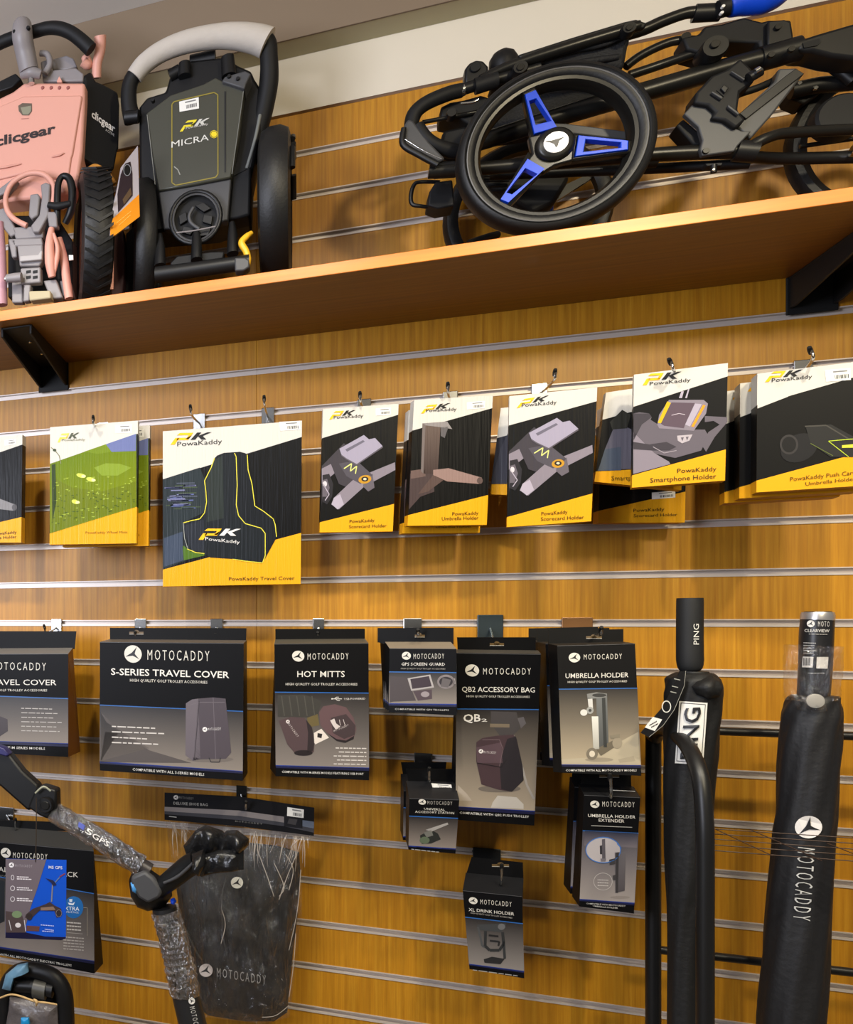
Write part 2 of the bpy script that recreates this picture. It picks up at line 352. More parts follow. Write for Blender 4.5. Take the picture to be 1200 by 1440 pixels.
# packs ---------------------------------------------------------------------------------------------------
def sleeve(label, quad, bl, d, th, yaw, pitch, group, wb, yb, art, side=(9, 9, 10), wrap=True, name='hanging_pack', cat='pack'):
    """flat boxed pack: quad TL TR BR BL px; wb / yb = y px (left, right) of the white and yellow colour edges"""
    tl, tr, br, bl_ = quad; cx = sum(q[0] for q in quad) / 4; cy = sum(q[1] for q in quad) / 4
    pl = Pl(cx, cy, d, yaw, pitch); n = pl.n; t = thing(name, base_loc(pl, quad), label, cat, group)
    m = CARDS if wrap else CARD
    yl = lambda y: lerp2(tl, bl_, (y - tl[1]) / (bl_[1] - tl[1])); yr = lambda y: lerp2(tr, br, (y - tr[1]) / (br[1] - tr[1]))
    L = [tl, yl(wb[0]), yl(yb[0]), bl_]; Q = [tr, yr(wb[1]), yr(yb[1]), br]; mb = MB(); cols_ = [WH, side, YW]
    for i in range(3):
        a, b_, c_, e_ = pl.p(*L[i]), pl.p(*Q[i]), pl.p(*Q[i + 1]), pl.p(*L[i + 1]); k = -n * th
        mb.face([a, b_, c_, e_], m, cols_[i]); mb.face([a, e_, e_ + k, a + k], m, cols_[i]); mb.face([b_, b_ + k, c_ + k, c_], m, cols_[i])
        mb.face([a + k, e_ + k, c_ + k, b_ + k], m, cols_[i])
        if i == 0: mb.face([a, a + k, b_ + k, b_], m, WH)
        if i == 2: mb.face([e_, c_, c_ + k, e_ + k], m, (170, 116, 16))
    mb.build('carton', t)
    if art:
        A = Art(pl, m=m); art(A); A.build('front_print', t)
    return t, pl
def copy_thing(o, loc, label=None):
    c = o.copy(); COL.objects.link(c); c.location = loc
    if label: c['label'] = label
    for ch in o.children:
        k = ch.copy(); COL.objects.link(k); k.parent = c
        for g in ch.children:
            q = g.copy(); COL.objects.link(q); q.parent = k
    return c
G1 = 'yellow white and black accessory packs on the upper hooks'
GR = [(58, 54, 60), (92, 86, 94), (124, 116, 126), (160, 152, 166), (40, 38, 42)]
def phone_art(A):
    f = crop(830, 500, 5.76)
    A.poly(f((350, 470), (400, 460), (480, 470), (500, 500), (490, 520), (600, 590), (840, 600), (930, 600), (960, 650), (900, 770), (690, 830), (500, 790), (360, 690)), GR[1], 2)
    A.poly(f((350, 620), (520, 790), (640, 860), (650, 880), (350, 960)), GR[2], 3); A.poly(f((352, 470), (480, 470), (500, 500), (420, 560), (352, 690)), GR[0], 3)
    A.poly(f((930, 490), (1110, 500), (1112, 540), (1010, 660), (940, 780), (900, 720), (960, 620), (1050, 560), (1000, 530), (930, 540)), GR[1], 3)
    A.poly(f((720, 345), (740, 290), (760, 290), (745, 345)), GR[3], 3); A.poly(f((770, 345), (795, 270), (806, 270), (785, 345)), GR[3], 3)
    A.poly(f((640, 360), (920, 360), (955, 390), (940, 470), (840, 610), (560, 590), (545, 560), (560, 480)), GR[2], 4)
    A.poly(f((660, 380), (850, 385), (770, 560), (760, 590), (600, 570), (570, 550)), (84, 70, 80), 5)
    A.poly(f((625, 372), (655, 385), (575, 550), (548, 545)), (196, 160, 24), 6); A.poly(f((915, 400), (935, 405), (840, 580), (820, 575)), (226, 140, 30), 6); A.poly(f((850, 390), (905, 395), (810, 575), (770, 560)), GR[3], 5)
    A.line(f((660, 485), (720, 470), (770, 480)), .7, (190, 180, 190), 6)
    A.poly(f((705, 650), (830, 640), (805, 690), (745, 712), (710, 690)), (168, 160, 166), 6); A.poly(f((735, 665), (760, 662), (748, 695)), GR[1], 7); A.poly(f((775, 660), (800, 657), (785, 690)), GR[1], 7)
    A.poly(f((350, 700), (480, 720), (620, 700), (700, 740), (640, 770), (500, 770), (352, 760)), GR[0], 4)
    A.line(f((510, 740), (600, 790), (700, 770)), 1, (150, 142, 150), 6); A.poly(f((300, 590), (330, 540), (352, 470), (352, 590)), (70, 84, 30), 3) if 0 else None
    A.pk(*f((455, 150), (740, 130), (425, 242))); A.text('PowaKaddy', *f((483, 243), (815, 210)), 30 / 5.76, (30, 30, 32), 4, .01)
    A.text('PowaKaddy', *f((706, 952), (1024, 934)), 37 / 5.76, (52, 44, 26), 4, .01); A.text('Smartphone Holder', *f((487, 1030), (1022, 995)), 40 / 5.76, (52, 44, 26), 4, .01)
def scorecard_art(f, wl, price=True):
    def g(A):
        q = lambda *p: f(*[(max(x, wl), y) for x, y in p])
        A.poly(q((0, 490), (0, 560), (40, 650), (70, 560), (190, 430), (150, 400)), GR[0], 2)
        A.poly(q((20, 500), (150, 455), (165, 475), (0, 560)), GR[2], 3)
        A.poly(q((66, 525), (92, 520), (108, 560), (104, 610), (84, 640), (66, 630)), GR[4], 4); A.poly(q((66, 545), (84, 540), (94, 575), (82, 610), (66, 610)), GR[1], 5); A.line(q((68, 560), (92, 600), (76, 625)), 1.2, GR[3], 6); A.ell(*q((75, 560))[0], 3, 4, (190, 184, 190), 6)
        A.poly(q((90, 460), (160, 450), (215, 500), (180, 580), (130, 560)), GR[0], 4)
        A.poly(q((190, 540), (350, 475), (352, 505), (230, 570), (130, 660), (100, 640), (110, 615)), GR[2], 5)
        A.poly(q((110, 615), (135, 600), (150, 640), (125, 660), (102, 640)), GR[3], 6)
        A.poly(q((130, 480), (200, 468), (262, 525), (215, 560), (160, 530)), (74, 70, 78), 6)
        A.line(q((150, 500), (180, 480), (175, 510), (200, 490), (195, 520)), 1.5, (196, 200, 120), 7)
        A.poly(q((230, 530), (262, 520), (270, 575), (245, 590), (225, 570)), GR[1], 6)
        A.ell(*q((232, 542))[0], 9, 6, (176, 130, 40), 7, -.1); A.ell(*q((232, 541))[0], 5, 3.4, (40, 36, 34), 8); A.ell(*q((232, 541))[0], 2.4, 1.6, (200, 190, 160), 9)
        A.poly(q((132, 422), (228, 368), (248, 385), (272, 380), (302, 412), (200, 482), (160, 460), (140, 445)), (146, 140, 158), 8)
        A.poly(q((155, 425), (225, 388), (232, 394), (162, 434)), (98, 94, 108), 9); A.line(q((140, 448), (160, 463), (200, 485), (302, 416)), 1.2, GR[1], 9)
    return g
# --- green cover pack
f = crop(60, 580, 7.2)
def a_green(A):
    A.grad(f((75, 520), (950, 215), (950, 955), (75, 1225)), (92, 112, 2), (112, 124, 6), 1)
    A.poly(f((640, 322), (948, 216), (945, 390), (700, 400)), (98, 106, 150), 2); A.poly(f((640, 322), (700, 400), (560, 420), (420, 398)), (104, 124, 22), 2)
    A.poly(f((520, 560), (640, 515), (780, 520), (900, 560), (760, 640), (600, 640)), (120, 140, 40), 2)
    A.poly(f((90, 650), (300, 760), (600, 800), (940, 700), (945, 950), (480, 1090), (90, 1215)), (96, 108, 8), 2)
    r_ = random.Random(5)
    for i in range(260):
        x, y = r_.uniform(85, 925), r_.uniform(640, 1180)
        if y > 1190 - (x - 75) * .31 or y < 860 - x * .1 - 180 * (i % 3 == 0): continue
        w_ = r_.uniform(12, 46); A.poly(f((x, y), (min(x + w_, 945), y - 6), (min(x + w_ * .8, 945), y + 6)), ((56, 74, 18) if i % 3 else (150, 168, 60)), 3)
    for x, y in ((390, 640), (490, 680), (330, 905)): A.ell(*f((x, y))[0], 6.5 if y < 700 else 5, 3, (190, 204, 80), 4, .2); A.ell(*f((x + 25, y + 6))[0], 3, 2, (230, 230, 150), 5)
    A.poly(f((92, 530), (130, 520), (140, 900), (100, 1100)), (44, 58, 22), 3)
    A.line(f((85, 355), (120, 380), (170, 440), (185, 520)), 1.1, (120, 120, 90), 4); A.ell(*f((122, 382))[0], 2.5, 2, (60, 70, 50), 5)
    A.pk(*f((170, 215), (372, 205), (150, 305)), yc=(236, 200, 90), kc=(80, 84, 70)); A.text('PowaKaddy', *f((195, 292), (430, 285)), 24 / 7.2, (120, 120, 96), 4)
    A.text('PowaKaddy Wheel Mitts', *f((435, 1228), (860, 1222)), 24 / 7.2, (120, 92, 20), 4)
    A.sticker(f((735, 130), (905, 120), (905, 205), (735, 212)))
green, plg = sleeve('front leaf green and yellow pack hanging left of the tall travel cover pack', f((76, 150), (965, 82), (950, 1325), (70, 1338)), None, .19, .028, -2.5, 0, G1, (f((0, 520))[0][1], f((0, 215))[0][1]), (f((0, 1225))[0][1], f((0, 955))[0][1]), a_green)
copy_thing(green, green.location + Vector((.02, .045, -.003)), 'pack right behind the front leaf green one, only its dark and yellow edge in view')
hook('hook carrying the leaf green packs', 145, 5, (131, 586), .23, group='upper hooks')
# --- tall travel cover pack
f = crop(225, 560, 5.333)
def a_travel(A):
    A.poly(f((22, 608), (300, 520), (340, 620), (345, 850), (180, 930), (340, 1160), (22, 1285)), (34, 42, 46), 1)
    r_ = random.Random(3)
    for i in range(34):
        y = 600 + r_.random() * 230; x = 30 + r_.random() * 150; w_ = 40 + r_.random() * 110
        if y < 620 + (300 - x) * -.02: continue
        A.poly(f((x, y), (min(x + w_, 330), y - 4), (min(x + w_, 330), y + 5), (x, y + 8)), random.Random(i).choice([(84, 92, 140), (110, 112, 150), (70, 76, 90), (58, 70, 50)]), 2)
    A.poly(f((170, 940), (330, 900), (335, 1080), (180, 1110)), (76, 84, 100), 2); A.poly(f((170, 1110), (335, 1080), (335, 1180), (180, 1215)), (70, 100, 30), 2)
    A.poly(f((30, 1050), (170, 1000), (175, 1215), (30, 1265)), (56, 66, 84), 2)
    body = f((430, 430), (480, 410), (600, 402), (640, 412), (655, 425), (668, 540), (690, 640), (712, 808), (850, 905), (870, 960), (872, 1050), (790, 1200), (770, 1235), (640, 1222), (545, 1205), (380, 1195), (330, 1165), (230, 1150), (175, 1100), (170, 940), (300, 905), (340, 850), (350, 780), (345, 700), (335, 620), (385, 520), (410, 450))
    A.poly(body, (24, 28, 32), 3); A.poly(f((560, 412), (600, 403), (650, 425), (668, 540), (712, 808), (850, 905), (872, 1050), (790, 1200), (790, 1010), (760, 975), (640, 940), (590, 880), (575, 800), (580, 650), (575, 520)), (20, 23, 27), 4)
    A.poly(f((400, 470), (470, 430), (480, 900), (350, 930), (360, 760), (345, 640)), (38, 44, 42), 4); A.poly(f((170, 960), (330, 910), (335, 1150), (240, 1145)), (34, 38, 46), 4)
    YL = (206, 196, 62)
    for p in (f((410, 450), (385, 520), (335, 620), (345, 700), (350, 780), (335, 860), (300, 905), (230, 920), (175, 935)), f((560, 412), (572, 440), (575, 520), (580, 650), (573, 800), (590, 880), (640, 940), (760, 975), (790, 1015), (790, 1180), (770, 1235), (640, 1222), (545, 1207)), f((655, 425), (662, 540), (690, 640), (712, 808), (780, 850), (850, 905), (865, 950), (875, 1040)), f((205, 1130), (270, 1158), (335, 1165))):
        A.line(p, 1.15, YL, 6)
    A.line(f((175, 935), (185, 1050), (210, 1130)), .8, (150, 154, 150), 6)
    A.pk(*f((320, 978), (608, 980), (290, 1062)), kc=(210, 208, 206), l=6); A.text('PowaKaddy', *f((340, 1065), (600, 1092)), 26 / 5.33, (206, 204, 202), 7, .005)
    A.pk(*f((115, 262), (388, 255), (78, 350))); A.text('PowaKaddy', *f((130, 362), (466, 340)), 36 / 5.33, (40, 40, 42), 4, .008)
    A.text('PowaKaddy Travel Cover', *f((517, 1368), (1010, 1362)), 28 / 5.33, (66, 52, 24), 4, .01)
    A.sticker(f((895, 178), (1050, 170), (1055, 235), (905, 245)))
sleeve('tall glossy travel cover pack with a yellow-piped black bag printed on it', f((22, 248), (1065, 168), (1056, 1392), (22, 1412)), None, .13, .022, 0, 0, G1, (f((0, 608))[0][1], f((0, 290))[0][1]), (f((0, 1285))[0][1], f((0, 1010))[0][1]), a_travel)
hook('left of the two hooks carrying the tall travel cover pack', 280.5, 5, (267.7, 571), .18, group='upper hooks'); hook('right of the two hooks carrying the tall travel cover pack', 377, 5, (371.5, 558), .18, group='upper hooks')
# --- scorecard 1, umbrella holder, scorecard 2
f = crop(430, 480, 2.7907)
def a_sc1(A):
    scorecard_art(f, 63)(A); A.pk(*f((105, 275), (196, 270), (92, 307))); A.text('PowaKaddy', *f((110, 305), (226, 298)), 13 / 2.79, (40, 40, 42), 4, .008)
    A.text('PowaKaddy', *f((172, 713), (270, 708)), 13 / 2.79, (70, 50, 20), 4, .01); A.text('Scorecard Holder', *f((170, 734), (317, 729)), 13 / 2.79, (70, 50, 20), 4, .01); A.sticker(f((275, 264), (335, 260), (335, 288), (275, 292)))
def quadclip(lo, hi): pass
sleeve('narrow scorecard holder pack hanging alone just right of the tall travel cover pack', f((68, 265), (365, 245), (342, 746), (55, 750)), None, .14, .016, -5.4, 0, G1, (f((0, 380))[0][1], f((0, 288))[0][1]), (f((0, 710))[0][1], f((0, 638))[0][1]), a_sc1)
hook('hook carrying the lone scorecard holder pack', 512, 5, (506.4, 552.6), .17, group='upper hooks')
def a_uh(A):
    A.poly(f((410, 520), (500, 500), (505, 590), (450, 610), (405, 660)), (66, 54, 54), 2); A.poly(f((412, 508), (470, 500), (470, 530), (412, 540)), (96, 78, 74), 3)
    A.poly(f((458, 322), (470, 325), (462, 520), (452, 510)), (104, 94, 92), 4); A.grad(f((470, 325), (530, 320), (518, 520), (462, 520)), (92, 78, 72), (60, 48, 46), 3); A.poly(f((458, 322), (555, 315), (575, 345), (535, 338), (470, 330)), (130, 124, 124), 4)
    A.poly(f((530, 338), (560, 335), (545, 380), (530, 372)), (88, 84, 86), 4)
    A.poly(f((500, 505), (560, 498), (690, 535), (695, 548), (680, 560), (555, 550), (500, 525)), (134, 110, 104), 4); A.ell(*f((683, 547))[0], 4.2, 4.6, (86, 70, 66), 5); A.poly(f((500, 525), (540, 545), (480, 590), (440, 600)), (80, 64, 60), 4)
    A.pk(*f((466, 252), (568, 242), (452, 284))); A.text('PowaKaddy', *f((472, 278), (592, 272)), 13 / 2.79, (40, 40, 42), 4, .008)
    A.text('PowaKaddy', *f((575, 684), (678, 680)), 14 / 2.79, (70, 50, 20), 4, .01); A.text('Umbrella Holder', *f((534, 703), (678, 699)), 14 / 2.79, (70, 50, 20), 4, .01); A.sticker(f((632, 240), (704, 234), (702, 262), (632, 268)))
uh, plu = sleeve('umbrella holder pack with a brown tube bracket picture, front of its hook', f((426, 230), (735, 212), (711, 720), (400, 724)), None, .16, .026, -9.6, 0, G1, (f((0, 350))[0][1], f((0, 262))[0][1]), (f((0, 682))[0][1], f((0, 603))[0][1]), a_uh)
copy_thing(uh, uh.location + Vector((-.006, .04, -.012)), 'second umbrella holder pack tucked behind the front one with the brown tube bracket picture')
hook('hook carrying the two umbrella holder packs with the brown tube bracket', 633, 5, (630, 539.5), .19, group='upper hooks')
fs = lambda *p: f(*[((x + 45) * 1.19 + 672, (y - 40) * .98 + 2) if 0 else (800 + (x - 65) * 1.14, 180 + (y - 245) * 1.03 - (x - 65) * .035) for x, y in p])
def a_sc2(A):
    scorecard_art(fs, 63)(A); A.pk(*f((845, 228), (955, 212), (828, 262))); A.text('PowaKaddy', *f((848, 258), (985, 246)), 15 / 2.79, (40, 40, 42), 4, .008)
    A.text('PowaKaddy', *f((925, 684), (1028, 676)), 15 / 2.79, (70, 50, 20), 4, .01); A.text('Scorecard Holder', *f((923, 705), (1092, 697)), 15 / 2.79, (70, 50, 20), 4, .01)
def a_side(A):
    A.poly(f((765, 420), (800, 350), (800, 560), (728, 560)), (52, 52, 62), 2)
sleeve('larger scorecard holder pack right of the umbrella holder packs, pale card holder printed on it', f((800, 215), (1145, 180), (1121, 706), (790, 729)), None, .20, .014, 5, 0, G1, (f((0, 330))[0][1], f((0, 235))[0][1]), (f((0, 690))[0][1], f((0, 597))[0][1]), a_sc2)
sleeve('pack turned sideways behind the larger scorecard holder pack, only its left edge showing', f((766, 262), (1050, 232), (1000, 612), (722, 600)), None, .13, .02, 12, 0, G1, (f((0, 380))[0][1], f((0, 300))[0][1]), (f((0, 555))[0][1], f((0, 540))[0][1]), a_side, side=(40, 40, 50))
hook('hook with a long curved tip carrying the larger scorecard holder pack', 758, 5, (781, 521), .23, group='upper hooks')
# --- smartphone holder packs and the pack below
f = crop(830, 500, 5.76)
def a_low(A):
    A.sticker(f((500, 1110), (690, 1095), (690, 1150), (500, 1165)), 3, 9); A.text('PowaKaddy', *f((350, 1268), (600, 1258)), 28 / 5.76, (70, 50, 20), 4, .01); A.text('Scorecard Holder', *f((352, 1310), (706, 1300)), 26 / 5.76, (70, 50, 20), 4, .01)
sleeve('scorecard holder pack hanging behind and below the smartphone holder packs', f((100, 420), (790, 380), (768, 1352), (66, 1355)), None, .07, .03, -3, 0, G1, (f((0, 560))[0][1], f((0, 430))[0][1]), (f((0, 1258))[0][1], f((0, 1102))[0][1]), a_low)
def a_ph2(A):
    g = crop(830, 500, 5.76)
    A.poly(g((190, 590), (250, 560), (340, 600), (330, 920), (75, 920), (120, 760)), (86, 84, 96), 2); A.poly(g((75, 900), (120, 760), (250, 740), (250, 930), (60, 935)), (70, 78, 92), 3)
    A.poly(g((160, 540), (260, 440), (330, 480), (300, 590), (180, 600)), (44, 44, 40), 3); A.text('Smartphone Holder', *g((172, 1012), (640, 1010)), 38 / 5.76, (90, 66, 20), 4, .01)
sleeve('smartphone holder pack hanging behind the front smartphone holder pack, turned towards the left', f((130, 300), (800, 200), (740, 1090), (36, 1022)), None, .17, .024, 4, 0, G1, (f((0, 520))[0][1], f((0, 330))[0][1]), (f((0, 938))[0][1], f((0, 905))[0][1]), a_ph2)
sleeve('front smartphone holder pack with a grey phone cradle printed on it', f((357, 155), (1118, 60), (1094, 1012), (340, 1070)), None, .26, .03, 10.9, 0, G1, (f((0, 415))[0][1], f((0, 168))[0][1]), (f((0, 970))[0][1], f((0, 760))[0][1]), phone_art, wrap=False)
hook('hook carrying the smartphone holder packs', 962, 5, (941.5, 506), .30, group='upper hooks')
# --- push cart umbrella holder packs at the right edge
f = crop(820, 440, 3.158)
def a_pc(A):
    A.ell(*f((960, 600))[0], 26, 20, (30, 30, 32), 2, -.2); A.ell(*f((915, 585))[0], 13, 14, (52, 50, 50), 3); A.ell(*f((915, 585))[0], 10, 11, (26, 26, 27), 4)
    A.poly(f((990, 510), (1100, 495), (1220, 560), (1240, 640), (1100, 640), (1010, 580)), (38, 38, 38), 3); A.line(f((985, 505), (1080, 500), (1180, 560), (1240, 570)), 2, (66, 64, 60), 4)
    A.line(f((1090, 570), (1200, 560)), 1, (170, 190, 50), 5); A.line(f((1090, 570), (1180, 640)), 1, (170, 190, 50), 5); A.line(f((1010, 580), (1110, 635)), 1, (90, 100, 50), 5); A.poly(f((1150, 588), (1240, 580), (1240, 598), (1150, 600)), (190, 190, 60), 5)
    A.pk(*f((830, 262), (975, 252), (808, 308))); A.text('PowaKaddy', *f((838, 308), (1018, 290)), 17 / 3.158, (40, 40, 42), 4, .008)
    A.text('PowaKaddy Push Cart', *f((920, 748), (1208, 718)), 19 / 3.158, (90, 66, 20), 4, .008); A.text('Umbrella Holder', *f((988, 768), (1212, 744)), 17 / 3.158, (90, 66, 20), 4, .008)
    A.sticker(f((1075, 255), (1190, 245), (1190, 298), (1080, 306)))
    A.poly(f((775, 410), (910, 352), (912, 372), (775, 425)), WH, 2)
pc, plp = sleeve('wide dark push cart umbrella holder pack at the right edge, front one of three', f((775, 270), (1330, 203), (1325, 762), (771, 797)), None, .27, .042, 9, 0, G1, (f((0, 410))[0][1], f((0, 250))[0][1]), (f((0, 745))[0][1], f((0, 595))[0][1]), a_pc, wrap=False)
copy_thing(pc, pc.location + Vector((-.006, .05, -.004)), 'middle one of the three push cart umbrella holder packs at the right edge')
copy_thing(pc, pc.location + Vector((-.010, .10, -.006)), 'rearmost of the three push cart umbrella holder packs, nearest the wall at the right edge')
hook('hook with a thick black tip carrying the push cart umbrella holder packs', 1128, 5, (1139, 490), .31, group='upper hooks')
# --- pack cut by the left edge
f = crop(0, 400, 2.7273)
def a_le(A):
    A.poly(f((-120, 790), (0, 822), (60, 845), (66, 858), (50, 868), (0, 862), (-120, 840)), (120, 118, 120), 2); A.ell(*f((56, 855))[0], 3.6, 4.5, (74, 72, 74), 3)
    A.text('PowaKaddy', *f((-22, 962), (64, 955)), 12 / 2.73, (70, 50, 20), 4, .01); A.text('Umbrella Holder', *f((-60, 980), (64, 973)), 12 / 2.73, (70, 50, 20), 4, .01); A.sticker(f((18, 598), (62, 592), (62, 612), (18, 618)))
    A.pk(*f((-180, 600), (-100, 595), (-190, 632))); A.text('PowaKaddy', *f((-180, 630), (-80, 622)), 12 / 2.73, (40, 40, 42), 4)
sleeve('umbrella holder pack cut off by the left edge of the picture', f((-250, 606), (86, 576), (81, 990), (-250, 990)), None, .16, .03, 0, 0, G1, (f((0, 730))[0][1], f((0, 614))[0][1]), (f((0, 990 - 20))[0][1], f((0, 892))[0][1]), a_le)
hook('hook carrying the pack cut off by the left edge', -22, 5, (-35, 600), .2, group='upper hooks')
# ---------------------------------------------------------------- black boxed packs on the lower hooks
cA, cB, cC, cX, cL = crop(0, 860, 3.3333), crop(340, 860, 3.75), crop(630, 860, 4.138), crop(560, 1060, 3.3333), crop(0, 1030, 3.5122)
G2 = 'black boxed accessory packs on the lower hooks'
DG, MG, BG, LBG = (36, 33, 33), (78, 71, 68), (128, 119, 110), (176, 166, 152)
def moto(label, quad, d, th, yaw, pitch, hdr, line_y, foot_y, art, grp=G2, low=BG, topcol=(30, 30, 33), backtop=None, tint=DG, name='boxed_pack', slot=None, side=(14, 14, 15)):
    """quad TL TR BR BL px of the front; hdr: header TL TR BR BL px on the back plane; line_y / foot_y: (left,right) y px of blue lines"""
    cx = sum(q[0] for q in quad) / 4; cy = sum(q[1] for q in quad) / 4
    pl = Pl(cx, cy, d, yaw, pitch); n = pl.n; t = thing(name, base_loc(pl, quad), label, 'pack', grp)
    bp = Pl(cx, cy, d, yaw, pitch); bp.o = pl.o - n * th
    fr = [pl.p(*q) for q in quad]
    if hdr: b0, b1 = bp.p(*hdr[3]), bp.p(*hdr[2])
    else: b0, b1 = fr[0] - n * th, fr[1] - n * th
    wd = (fr[1] - fr[0]); c0 = (b0 + b1) / 2 if hdr else (fr[0] + fr[1]) / 2 - n * th
    bk = [c0 - wd / 2, c0 + wd / 2, fr[2] - n * th, fr[3] - n * th]
    mb = MB(); mb.face(fr, CARD, BK); mb.face([bk[0], bk[1], fr[1], fr[0]], CARD, topcol); mb.face([fr[1], bk[1], bk[2], fr[2]], CARD, side); mb.face([bk[0], fr[0], fr[3], bk[3]], CARD, side)
    mb.face([fr[3], fr[2], bk[2], bk[3]], CARD, BK); mb.face(bk[::-1], CARD, BK); mb.build('carton', t)
    if hdr:
        h = [bp.p(*q) for q in hdr]; mb = MB(); mb.prism([h[0], h[1], h[2] - UP * .004, h[3] - UP * .004], -n * .0012, CARD, (12, 12, 13)); hd = mb.build('hang_header', t)
        if slot:
            A = Art(bp); sx, sy, sw = slot; A.poly([(sx - sw, sy - 1.6), (sx + sw, sy - 1.6), (sx + sw, sy + 1.6), (sx - sw, sy + 1.6)], (90, 70, 40), 2); A.ell(sx, sy - 1, sw * .4, 3.2, (90, 70, 40), 2)
            A.line([(sx - sw, sy + 1.8), (sx + sw, sy + 1.8)], .6, (170, 168, 160), 3); A.build('euro_slot', t)
    A = Art(pl)
    if line_y:
        yl = lambda y: lerp2(quad[0], quad[3], (y - quad[0][1]) / (quad[3][1] - quad[0][1])); yr = lambda y: lerp2(quad[1], quad[2], (y - quad[1][1]) / (quad[2][1] - quad[1][1]))
        a, b_, c_, e_ = yl(line_y[0]), yr(line_y[1]), yr(foot_y[1]), yl(foot_y[0])
        m1, m2 = lerp2(a, e_, .45), lerp2(b_, c_, .45)
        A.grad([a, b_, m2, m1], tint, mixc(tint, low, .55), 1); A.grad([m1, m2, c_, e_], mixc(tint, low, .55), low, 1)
        A.line([a, b_], 1.3, (38, 92, 160), 2); A.line([e_, c_], 1.6, (30, 52, 130), 2); A.poly([e_, c_, lerp2(c_, quad[2], .22), lerp2(e_, quad[3], .22)], (22, 24, 58), 2)
        A.line([lerp2(quad[0], quad[3], .003), lerp2(quad[1], quad[2], .003)], .7, (74, 74, 76), 2)
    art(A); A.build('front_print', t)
    return t, pl, bp
MW = (206, 202, 192)
def mtitle(A, f, lx, ly, lr, lry, a, b, h, k=0): A.logo(*f((lx, ly))[0], lr, lry, MW, k=k); A.text('MOTOCADDY', *f(a, b), h, MW, 4)
def px1(f, x, y): return f((x, y))[0]
# DRY series cover at left edge
def a_dry(A):
    f = cA
    A.text('MOTOCADDY', *f((-42, 272), (216, 276)), 38 / 3.33, MW); A.logo(*px1(f, -90, 252), 11, 11, MW)
    A.text('DRY-SERIES TRAVEL COVER', *f((-330, 342), (265, 345)), 27 / 3.33, (214, 210, 202), 4, .008); A.text('HIGH QUALITY GOLF TROLLEY ACCESSORIES', *f((-140, 373), (222, 374)), 11 / 3.33, MW, 4, .01, 0, 1)
    A.bars([f((100, 453 + i * 21), ([245, 270, 250, 290, 265, 280][i], 457 + i * 21)) for i in range(6)], 1.1, (176, 170, 164))
    A.poly(f((-40, 500), (0, 490), (36, 505), (38, 560), (0, 585), (-40, 590)), (58, 50, 52), 3); A.text('COMPATIBLE WITH DRY-M SERIES MODELS', *f((-170, 636), (212, 648)), 12 / 3.33, (216, 214, 208), 4, .01, 0, 1)
moto('black travel cover box cut by the left edge, with an orange-brown side panel', cA((-340, 200), (320, 197), (320, 682), (-340, 645)), .20, .10, 3, 0, cA((-300, 92), (358, 92), (350, 168), (-300, 176)), (cA((0, 385))[0][1], cA((0, 408))[0][1]), (cA((0, 598))[0][1], cA((0, 620))[0][1]), a_dry, topcol=(120, 116, 112), side=(110, 66, 26))
hook('hook over the travel cover box cut by the left edge', 80, 0, (62, 880), .10, droop=.012)
def a_ss(A):
    f = cA
    A.logo(*px1(f, 624, 199), 12.3, 12.3, MW, k=.05); A.text('MOTOCADDY', *f((692, 226), (982, 232)), 50 / 3.33, MW); A.text('S-SERIES TRAVEL COVER', *f((521, 296), (1075, 312)), 32 / 3.33, (218, 214, 206), 4, .01)
    A.text('HIGH QUALITY GOLF TROLLEY ACCESSORIES', *f((610, 328), (973, 338)), 14 / 3.33, MW, 4, .012, 0, 1)
    A.poly(f((472, 470), (560, 560), (700, 650), (900, 710), (470, 706)), MG, 2); A.grad(f((472, 470), (500, 520), (700, 640), (472, 700)), (52, 48, 46), (96, 88, 82), 2)
    A.bars([f((525, 538 + i * 25), ([728, 770, 690, 742][i], 547 + i * 25)) for i in range(4)], 1.7, (196, 190, 184))
    A.ell(*px1(f, 985, 692), 33, 4, (104, 96, 90), 3)
    A.poly(f((872, 430), (900, 412), (930, 408), (940, 690), (905, 700), (870, 672)), (96, 88, 94), 4); A.poly(f((930, 408), (1000, 402), (1058, 408), (1085, 660), (1060, 690), (940, 692), (905, 698)), (70, 62, 68), 4)
    A.line(f((1000, 404), (1012, 690)), 1, (96, 88, 94), 5); A.line(f((935, 420), (912, 690)), .9, (48, 42, 46), 5); A.line(f((880, 440), (940, 425), (1055, 425)), .9, (100, 92, 98), 5); A.line(f((980, 685), (990, 705), (1030, 705), (1034, 685)), 1.1, (30, 28, 30), 5)
    A.logo(*px1(f, 961, 552), 3.4, 3.4, (226, 222, 220), l=6); A.text('MOTOCADDY', *f((976, 558), (1036, 556)), 14 / 3.33, (226, 222, 220), 6, .01, 0, 1)
    A.text('COMPATIBLE WITH ALL S-SERIES MODELS', *f((622, 745), (958, 770)), 13 / 3.33, (216, 214, 208), 4, .01, 0, 1)
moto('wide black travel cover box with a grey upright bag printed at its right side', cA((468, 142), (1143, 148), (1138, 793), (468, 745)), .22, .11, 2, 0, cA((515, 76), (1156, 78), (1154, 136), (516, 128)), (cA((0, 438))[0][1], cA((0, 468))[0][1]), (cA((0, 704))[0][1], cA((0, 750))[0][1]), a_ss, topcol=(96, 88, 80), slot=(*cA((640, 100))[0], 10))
hook('left of the two hooks carrying the wide black travel cover box', 198, 0, (190, 889), .11, droop=.012); hook('right of the two hooks carrying the wide black travel cover box', 305, 0, (303, 891), .11, droop=.012)
